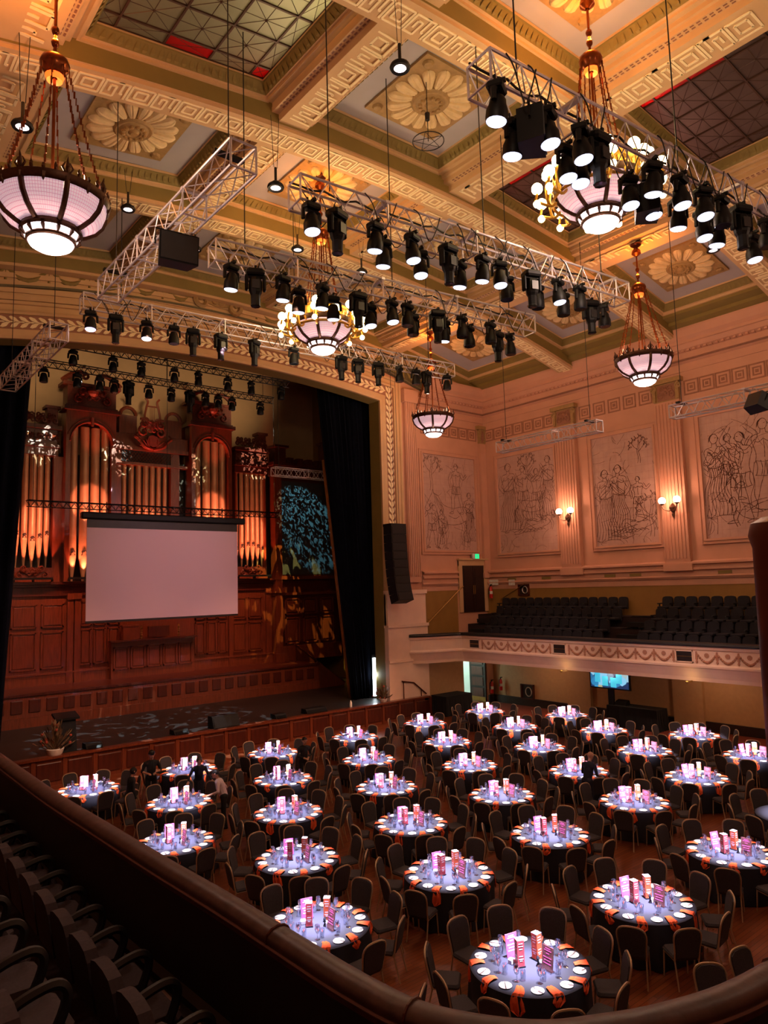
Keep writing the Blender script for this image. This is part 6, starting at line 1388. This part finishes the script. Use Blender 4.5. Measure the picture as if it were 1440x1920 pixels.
# each table is lit by one beam from a spotlight on the rig
lit = [h for h in HEADS if h[3] == 'L' and h[1] < 20]
for dist, r, i, x, y in tabs:
    trk = 'T1' if y < 9 else 'T2' if y < 13 else 'T3'
    yy = (RIG[trk][0] + RIG[trk][5]) / 2; hx = min([h for h in lit if abs(h[1] - yy) < .9], key=lambda h: abs(h[0] - x))
    D = (Vector((x, y, .76)) - Vector(hx[:3])).length
    lamp('table_beam', 'SPOT', (hx[0], hx[1], hx[2] - .3), 400 * D * D, (.84, .78, 1.0), .05, (x, y, .76), 2 * math.degrees(math.atan(.98 / D)), .75)
    lamp('table_beam', 'SPOT', (hx[0] + .1, hx[1], hx[2] - .3), 700 * D * D, (.46, .46, 1.0), .05, (x, y, .8), 2 * math.degrees(math.atan(.62 / D)), 1.0)
for y in (8.0, 15.0, 22.0): lamp('balcony_fill', 'SPOT', (16.6, 12.6, 13.5), 2600, (1, .62, .52), .15, (BX, y, 3.3), 26, 1)  # spots added to brighten the balcony front
# ================================================================== NEAR BALCONY (foreground)
RZ = 4.45
rail_pts = [(2.40, 29.0), (2.40, 20), (2.41, 14), (2.42, 11.9), (2.44, 9.1), (2.50, 7.5), (2.56, 6.1), (2.60, 5.4), (2.63, 4.8), (2.65, 4.2), (2.68, 3.5), (2.76, 3.02), (3.03, 2.6), (3.32, 2.4), (3.62, 2.25), (4.06, 2.11), (4.6, 2.04), (5.4, 2.0), (7.5, 2.0), (12, 2.0), (24, 2.0)]
sp = smooth_line(rail_pts, 5); RF = []
for i, (x, y) in enumerate(sp):
    a = Vector(sp[max(i - 1, 0)]); b = Vector(sp[min(i + 1, len(sp) - 1)]); d = (b - a).normalized(); RF.append((Vector((x, y, RZ)), Vector((-d.y, d.x, 0)), Vector((0, 0, 1))))
par = struct(put('balcony_near', None, None, (2.4, 6, 3.4)), 'near balcony parapet with padded brown leather rail above the banquet floor', 'balcony')
def nput(name, mb, mt, parent=None, smooth=False):
    o = mb.build(name, mt, None, smooth); o.parent = parent or par
    if parent is None: o.matrix_parent_inverse = Matrix.Translation((-2.4, -6, -3.4))
    return o
prof = [(-.0, -.06), (.006, -.02), (-.008, .012), (-.04, .034), (-.085, .042), (-.13, .034), (-.165, .01), (-.175, -.02), (-.17, -.05), (-.14, -.07), (-.03, -.07), (-.0, -.06)]
nput('padded_rail', sweep(MB(), RF, prof), 'rail_leather', None, True)
nput('rail_highlight', sweep(MB(), RF, [(-.17 + .014 * cos(t * pi / 3), -.055 + .014 * sin(t * pi / 3)) for t in range(7)]), 'rail_highlight')  # light tube along the inner edge, drawn as the lip's highlight
nput('parapet_hall_face', sweep(MB(), RF, [(-.03, -.05), (-.03, -1.35), (-.3, -1.35)]), 'balcony_cream')
nput('parapet_inner_face', sweep(MB(), RF, [(-.14, -.05), (-.14, -.75), (-.2, -.78), (-.2, -1.1)]), 'parapet_dark')
nput('rail_moulding', sweep(MB(), RF, [(-.14, -.07), (-.16, -.08), (-.16, -.11), (-.14, -.12)]), 'mahogany_dark')
for y in (3.25, 4.55): pass
for k, (tx, ty) in enumerate(((2.64, 4.35), (2.74, 3.15), (4.45, 2.05))):     # stitched seams round the padding
    j = min(range(len(sp)), key=lambda i: hypot(sp[i][0] - tx, sp[i][1] - ty)); p, o, u = RF[j]
    m = MB(); m.path([p + o * a * 1.0 + u * (b + .006) for a, b in prof[:9]], .009, 5); nput('seam', m, 'mahogany_dark')
# balcony floor and tiers; pale dashes at the parapet foot stand in for reflected light
IN = [(p + o * -.16) for p, o, u in RF]
m = MB(); m.grid([[(-5, q.y if i < 52 else q.y, 3.32) for i, q in enumerate(IN) if q.x < 2.6], [(q.x, q.y, 3.32) for q in IN if q.x < 2.6]]); m.box(-5, 24, -6, 1.9, 3.1, 3.32); m.box(-5, 2.75, 1.0, 3.6, 3.1, 3.315); nput('balcony_floor', m, 'carpet')
m = MB(); A = [p + o * -.16 for p, o, u in RF]; m.grid([[(p.x, p.y, 3.62) for p in A], [(p.x - .12 if p.x < 2.7 else p.x - .1, p.y - (.25 if p.x > 2.7 else 0), 3.62) for p in A], [(p.x - .12 if p.x < 2.7 else p.x - .1, p.y - (.25 if p.x > 2.7 else 0), 3.3) for p in A]]); nput('kerb', m, 'parapet_dark')
mat('glint_mat', C8(150, 120, 112), .5)
for k in range(22):
    y = 3.4 + k * .5; x = min(sp, key=lambda s: abs(s[1] - y) + (9 if s[0] > 2.8 else 0))[0]
    nput('edge_glint', MB().box(x - .27, x - .245, y, y + .3, 3.62, 3.635), 'glint_mat')
for k in range(4):
    xk = 1.02 - .85 * k; nput('tier', MB().box(-5, xk + .12, -6, 24, 3.3, 3.32 + .4 * (k + 1)), 'carpet'); nput('tier_nosing', MB().box(xk + .1, xk + .13, 0, 24, 3.3 + .4 * (k + 1), 3.33 + .4 * (k + 1)), 'seat_black')
# fixed theatre seats on the near balcony (facing +X); origin on the tier
bk = MB(); P = [(-.22, .40), (.22, .40), (.235, .6), (.225, .76), (.18, .83), (.08, .86), (-.08, .86), (-.18, .83), (-.225, .76), (-.235, .6)]
bk.prism(P, lambda u, v, d: (-.18 - d - (v - .4) * .16, u, v), 0, .09); n_back = bk.mesh('backrest', 'seat_left')
n_cu = MB().bevbox(-.18, .18, -.22, .22, .36, .47, .045).mesh('cushion', 'seat_left')
ar = MB(); ar.path(smooth_line([(-.28, .26, .6), (-.16, .26, .68), (.02, .26, .72), (.1, .26, .68), (.1, .26, .58), (.02, .26, .36), (.0, .26, 0)], 4), .032, 6); n_arm = ar.mesh('armrest', 'seat_black', True)
for k in range(3):
    for j in range(26):
        y = 3.2 + .52 * j + (.2 * (k % 2)); xx = 2.06 - .82 * k
        px, py = proj((xx - .2, y, 3.32 + .4 * k + .8))
        px2, py2 = proj((xx + .1, y, 3.32 + .4 * k + .5))
        if not (px2 > -30 and py > 1380 and min(py, py2) < 1960): continue
        t = thing('theatre_seat', 'dim mauve theatre seat with looped armrest, %s near row, %s from the rail curve' % (ORD[k], ORD[min(19, j)]), 'seat', (xx, y, 3.32 + .4 * k), 0, 'near balcony seats, %s row' % ORD[k]); inst([('backrest', n_back), ('cushion', n_cu), ('armrest', n_arm)], t)
# polished timber post close to the viewer
d_ = ray(1444, 1100); base = EYE + ray(1466, 1100) * 2.3
po = thing('timber_post', 'polished brown timber bench end with rounded top close to the viewer', 'post', (base.x + .02, base.y, 3.4))
p0 = EYE + ray(1411, 968) * 2.3; h = p0.z - 3.4
rows = []
for z, w in ((0, .16), (h * .5, .11), (h - .1, .085), (h - .06, .095), (h - .02, .085), (h, .05), (h + .004, .001)):
    rows.append([Vector((w * cos(2 * pi * i / 24) * (1 if abs(cos(2 * pi * i / 24)) < .7 else .95), w * sin(2 * pi * i / 24), z)) + Vector((.05 - .05 * z / h * 1.0, 0, 0)) for i in range(25)])
MB().grid(rows).build('bench_end', 'post_wood', po, True)
# ================================================================== PEOPLE
def person(label, loc, rz, H, bones, zones, hair, facing=0.):
    """bones: (a, b, ra, rb, material) capsules in metres for a 1.7 m figure, fused into one surface"""
    t = thing('person', label, 'person', loc, rz); k = H / 1.7; m = MB()
    for a, b, ra, rb, mt in bones:
        a = Vector(a); b = Vector(b); n = 10; d = b - a
        q = d.to_track_quat('Z', 'Y') if d.length > 1e-5 else Vector((0, 0, 1)).to_track_quat('Z', 'Y'); L = d.length; rows = []
        pr = [(ra * sin(pi / 2 * i / 4), -ra * cos(pi / 2 * i / 4)) for i in range(5)] + [(rb * cos(pi / 2 * i / 4), L + rb * sin(pi / 2 * i / 4)) for i in range(5)]
        pr[0] = (1e-3, pr[0][1]); pr[-1] = (1e-3, pr[-1][1])
        rows = [[a + q @ Vector((r * cos(2 * pi * i / n), r * sin(2 * pi * i / n), z)) for i in range(n)] for r, z in pr]
        vs = [p for r in rows for p in r]; fs = [(j * n + i, j * n + (i + 1) % n, (j + 1) * n + (i + 1) % n, (j + 1) * n + i) for j in range(9) for i in range(n)] + [tuple(range(n - 1, -1, -1)), tuple(range(9 * n, 10 * n))]
        m.add(vs, fs)
    me = m.mesh('body', 'skin'); o = put('body', me, t); md = o.modifiers.new('fuse', 'REMESH'); md.mode = 'VOXEL'; md.voxel_size = .012; ms = o.modifiers.new('soft', 'SMOOTH'); ms.factor = .5; ms.iterations = 3
    dg = bpy.context.evaluated_depsgraph_get(); me2 = bpy.data.meshes.new_from_object(o.evaluated_get(dg)); o.modifiers.clear(); o.data = me2; me2.materials.clear()
    names = []
    for b in bones:
        if b[4] not in names: names.append(b[4])
    for nme in names: me2.materials.append(M[nme])
    segs = [(Vector(a), Vector(b), ra, rb, names.index(mt)) for a, b, ra, rb, mt in bones]; idx = []
    for f in me2.polygons:
        c = f.center; best = (1e9, 0)
        for a, b, ra, rb, mi in segs:
            d = b - a; tt = max(0, min(1, (c - a).dot(d) / max(1e-9, d.length_squared))); s = (c - a - d * tt).length - (ra + (rb - ra) * tt)
            if s < best[0]: best = (s, mi)
        idx.append(best[1])
    me2.polygons.foreach_set('material_index', idx); me2.polygons.foreach_set('use_smooth', [True] * len(idx)); o.scale = (k,) * 3
    hd, fw = hair[0], hair[3] if len(hair) > 3 else Vector((0, 1, 0))
    if hair[1]:
        hm = MB(); c = Vector(hd) + Vector((0, -.012, .022)); rows = []
        for i in range(8):
            ph = pi * .5 * i / 7 * hair[2]; row = []
            for j in range(17):
                a = 2 * pi * j / 16; r = .104 * sin(ph) if i else .001; low = max(0, sin(a)); z = .118 * cos(ph); z = max(z, .035 * low + (-.2 if hair[2] > 1.3 else -.02) * (1 - low)); row.append(c + Vector((r * cos(a) * .95, r * sin(a) * 1.08, z)))
            rows.append(row)
        hm.grid(rows); ho = hm.build('hair', hair[1], t, True); ho.scale = (k,) * 3
    fm = MB()        # eyes, brows, mouth, ears
    c = Vector(hd); 
    for sg in (-1, 1): fm.ball(c + Vector((sg * .034, .088, .005)), .011, 6, 4)
    fm.cbox(c + Vector((0, .088, -.058)), (.045, .012, .01)); eo = fm.build('eyes_and_mouth', 'hair_black', t); eo.scale = (k,) * 3
    return t
def body(top, legs, skin='skin', lean=0., armL=None, armR=None, sleeve=1., stride=.06, head=(0, 0), shoes='hair_black', skirt=False):
    """returns bones and head centre; lean is a forward bend of the trunk in radians"""
    B = []; hip = Vector((0, 0, .9)); rot = Matrix.Rotation(-lean, 3, 'X')
    def T(x, y, z): return hip + rot @ Vector((x, y, z))
    for sg in (-1, 1):
        s = stride * sg; B += [((sg * .09, 0, .88), (sg * .1, .02 + s * .5, .48), .09, .062, legs), ((sg * .1, .02 + s * .5, .48), (sg * .1, s - .02, .08), .058, .042, legs), ((sg * .1, s - .03, .04), (sg * .105, s + .13, .035), .042, .034, shoes)]
    if skirt: B += [((0, 0, .9), (0, .0, .52), .15, .17, legs)]
    B += [((-.06, 0, .9), (.06, 0, .9), .115, .115, legs), (T(0, 0, .05), T(0, .01, .28), .125, .14, top), (T(-.09, 0, .42), T(.09, 0, .42), .105, .105, top), (T(0, 0, .28), T(0, 0, .42), .14, .13, top), (T(0, 0, .5), T(0, .015, .6), .05, .048, skin)]
    hc = T(head[0], .03 + head[1], .69); B += [(hc + Vector((0, 0, -.025)), hc + Vector((0, 0, .03)), .08, .094, skin), (hc + Vector((0, .085, -.02)), hc + Vector((0, .1, -.03)), .016, .016, skin), (hc + Vector((0, .03, -.07)), hc + Vector((0, .045, -.075)), .05, .045, skin)]
    for sg in (-1, 1): B.append((hc + Vector((sg * .09, -.005, 0)), hc + Vector((sg * .094, -.01, .02)), .018, .018, skin))
    for sg, arm in ((-1, armL), (1, armR)):
        sh = T(sg * .185, 0, .44); el, ha = (Vector(arm[0]), Vector(arm[1])) if arm else (sh + Vector((sg * .05, -.01, -.28)), sh + Vector((sg * .06, .06, -.52)))
        B += [(sh, el, .055, .043, top), (el, el.lerp(ha, sleeve), .042, .034, top)]
        if sleeve < 1: B.append((el.lerp(ha, sleeve), ha, .036, .028, skin))
        d = (ha - el).normalized(); B.append((ha, ha + d * .06, .032, .03, skin)); side = d.cross(Vector((0, 0, 1))); side = side.normalized() if side.length > .1 else Vector((1, 0, 0))
        for f in range(4): p = ha + d * .07 + side * (.022 * (f - 1.5)); L = (.06, .075, .07, .055)[f]; B += [(p, p + d * L * .6, .0115, .0105, skin), (p + d * L * .6, p + d * L * .95 + Vector((0, 0, -.03)), .0105, .0095, skin)]
        B.append((ha + side * (-sg * .02), ha + d * .06 + side * (-sg * .055), .013, .011, skin))
    return B, hc
B, h = body('cloth_black', 'cloth_black', sleeve=.25, armL=((-.27, .04, 1.1), (-.1, .27, 1.08)), armR=((.27, .04, 1.1), (.14, .27, 1.08)), lean=.08); B.append((h + Vector((0, .0, .055)), h + Vector((0, .03, .06)), .1, .09, 'hair_black'))
person('person in black with a dark cap standing and writing on a clipboard near the stage', (8.95, 22.75, 0), pi * .93, 1.76, B, None, (h, 'hair_black', 1.))
tag(MB().box(-.15, .15, -.11, .11, -.008, .008).build('clipboard', 'fixture_black', None, loc=(9.12, 22.3, 1.14), rz=.3), 'dark clipboard held by the capped person near the stage', 'clipboard')
B, h = body('cloth_black', 'cloth_black', lean=.14, stride=.16, armL=((-.26, .02, 1.05), (-.2, .22, .98)), skirt=True); person('person with black bob hair in a long black coat walking between tables', (7.85, 21.6, 0), -1.6, 1.6, B, None, (h, 'hair_black', 1.5))
B, h = body('cloth_navy', 'cloth_navy', lean=.22, armL=((-.3, .05, 1.08), (-.38, .25, .95)), armR=((.3, .05, 1.08), (.36, .27, .98)), skirt=True); person('person in a dark navy dress leaning with both hands on chair backs', (9.95, 21.45, 0), pi * .9, 1.64, B, None, (h, 'hair_black', 1.5))
B, h = body('cloth_white', 'cloth_black', lean=.34, sleeve=.4, armL=((-.3, .12, 1.1), (-.24, .38, 1.0)), armR=((.27, -.02, 1.08), (.24, .2, .96))); person('person in a white shirt and black trousers leaning toward a table', (9.75, 19.35, 0), .95, 1.66, B, None, (h, 'hair_black', 1.1))
B, h = body('cloth_black', 'cloth_black', lean=.12, sleeve=.9, armL=((-.25, .06, 1.08), (-.06, .28, 1.02)), armR=((.25, .06, 1.08), (.08, .28, 1.02))); person('person in black standing between tables looking down at papers', (13.75, 21.35, 0), pi * .95, 1.64, B, None, (h, 'hair_black', 1.))
B, h = body('cloth_navy', 'cloth_navy', lean=.3, sleeve=.3, armL=((-.24, .14, 1.08), (-.12, .4, 1.0)), armR=((.26, .12, 1.08), (.16, .42, .98))); person('balding person in a navy short-sleeved shirt arranging a table setting', (18.1, 12.95, 0), -1.55, 1.72, B, None, (h, None, 1.))

for m_ in bpy.data.materials:      # lamps carry the light; glowing surfaces need no direct sampling
    b_ = m_.node_tree.nodes.get('Principled BSDF') if m_.use_nodes else None
    if b_ and b_.inputs['Emission Strength'].default_value > 0: m_.cycles.emission_sampling = 'NONE'
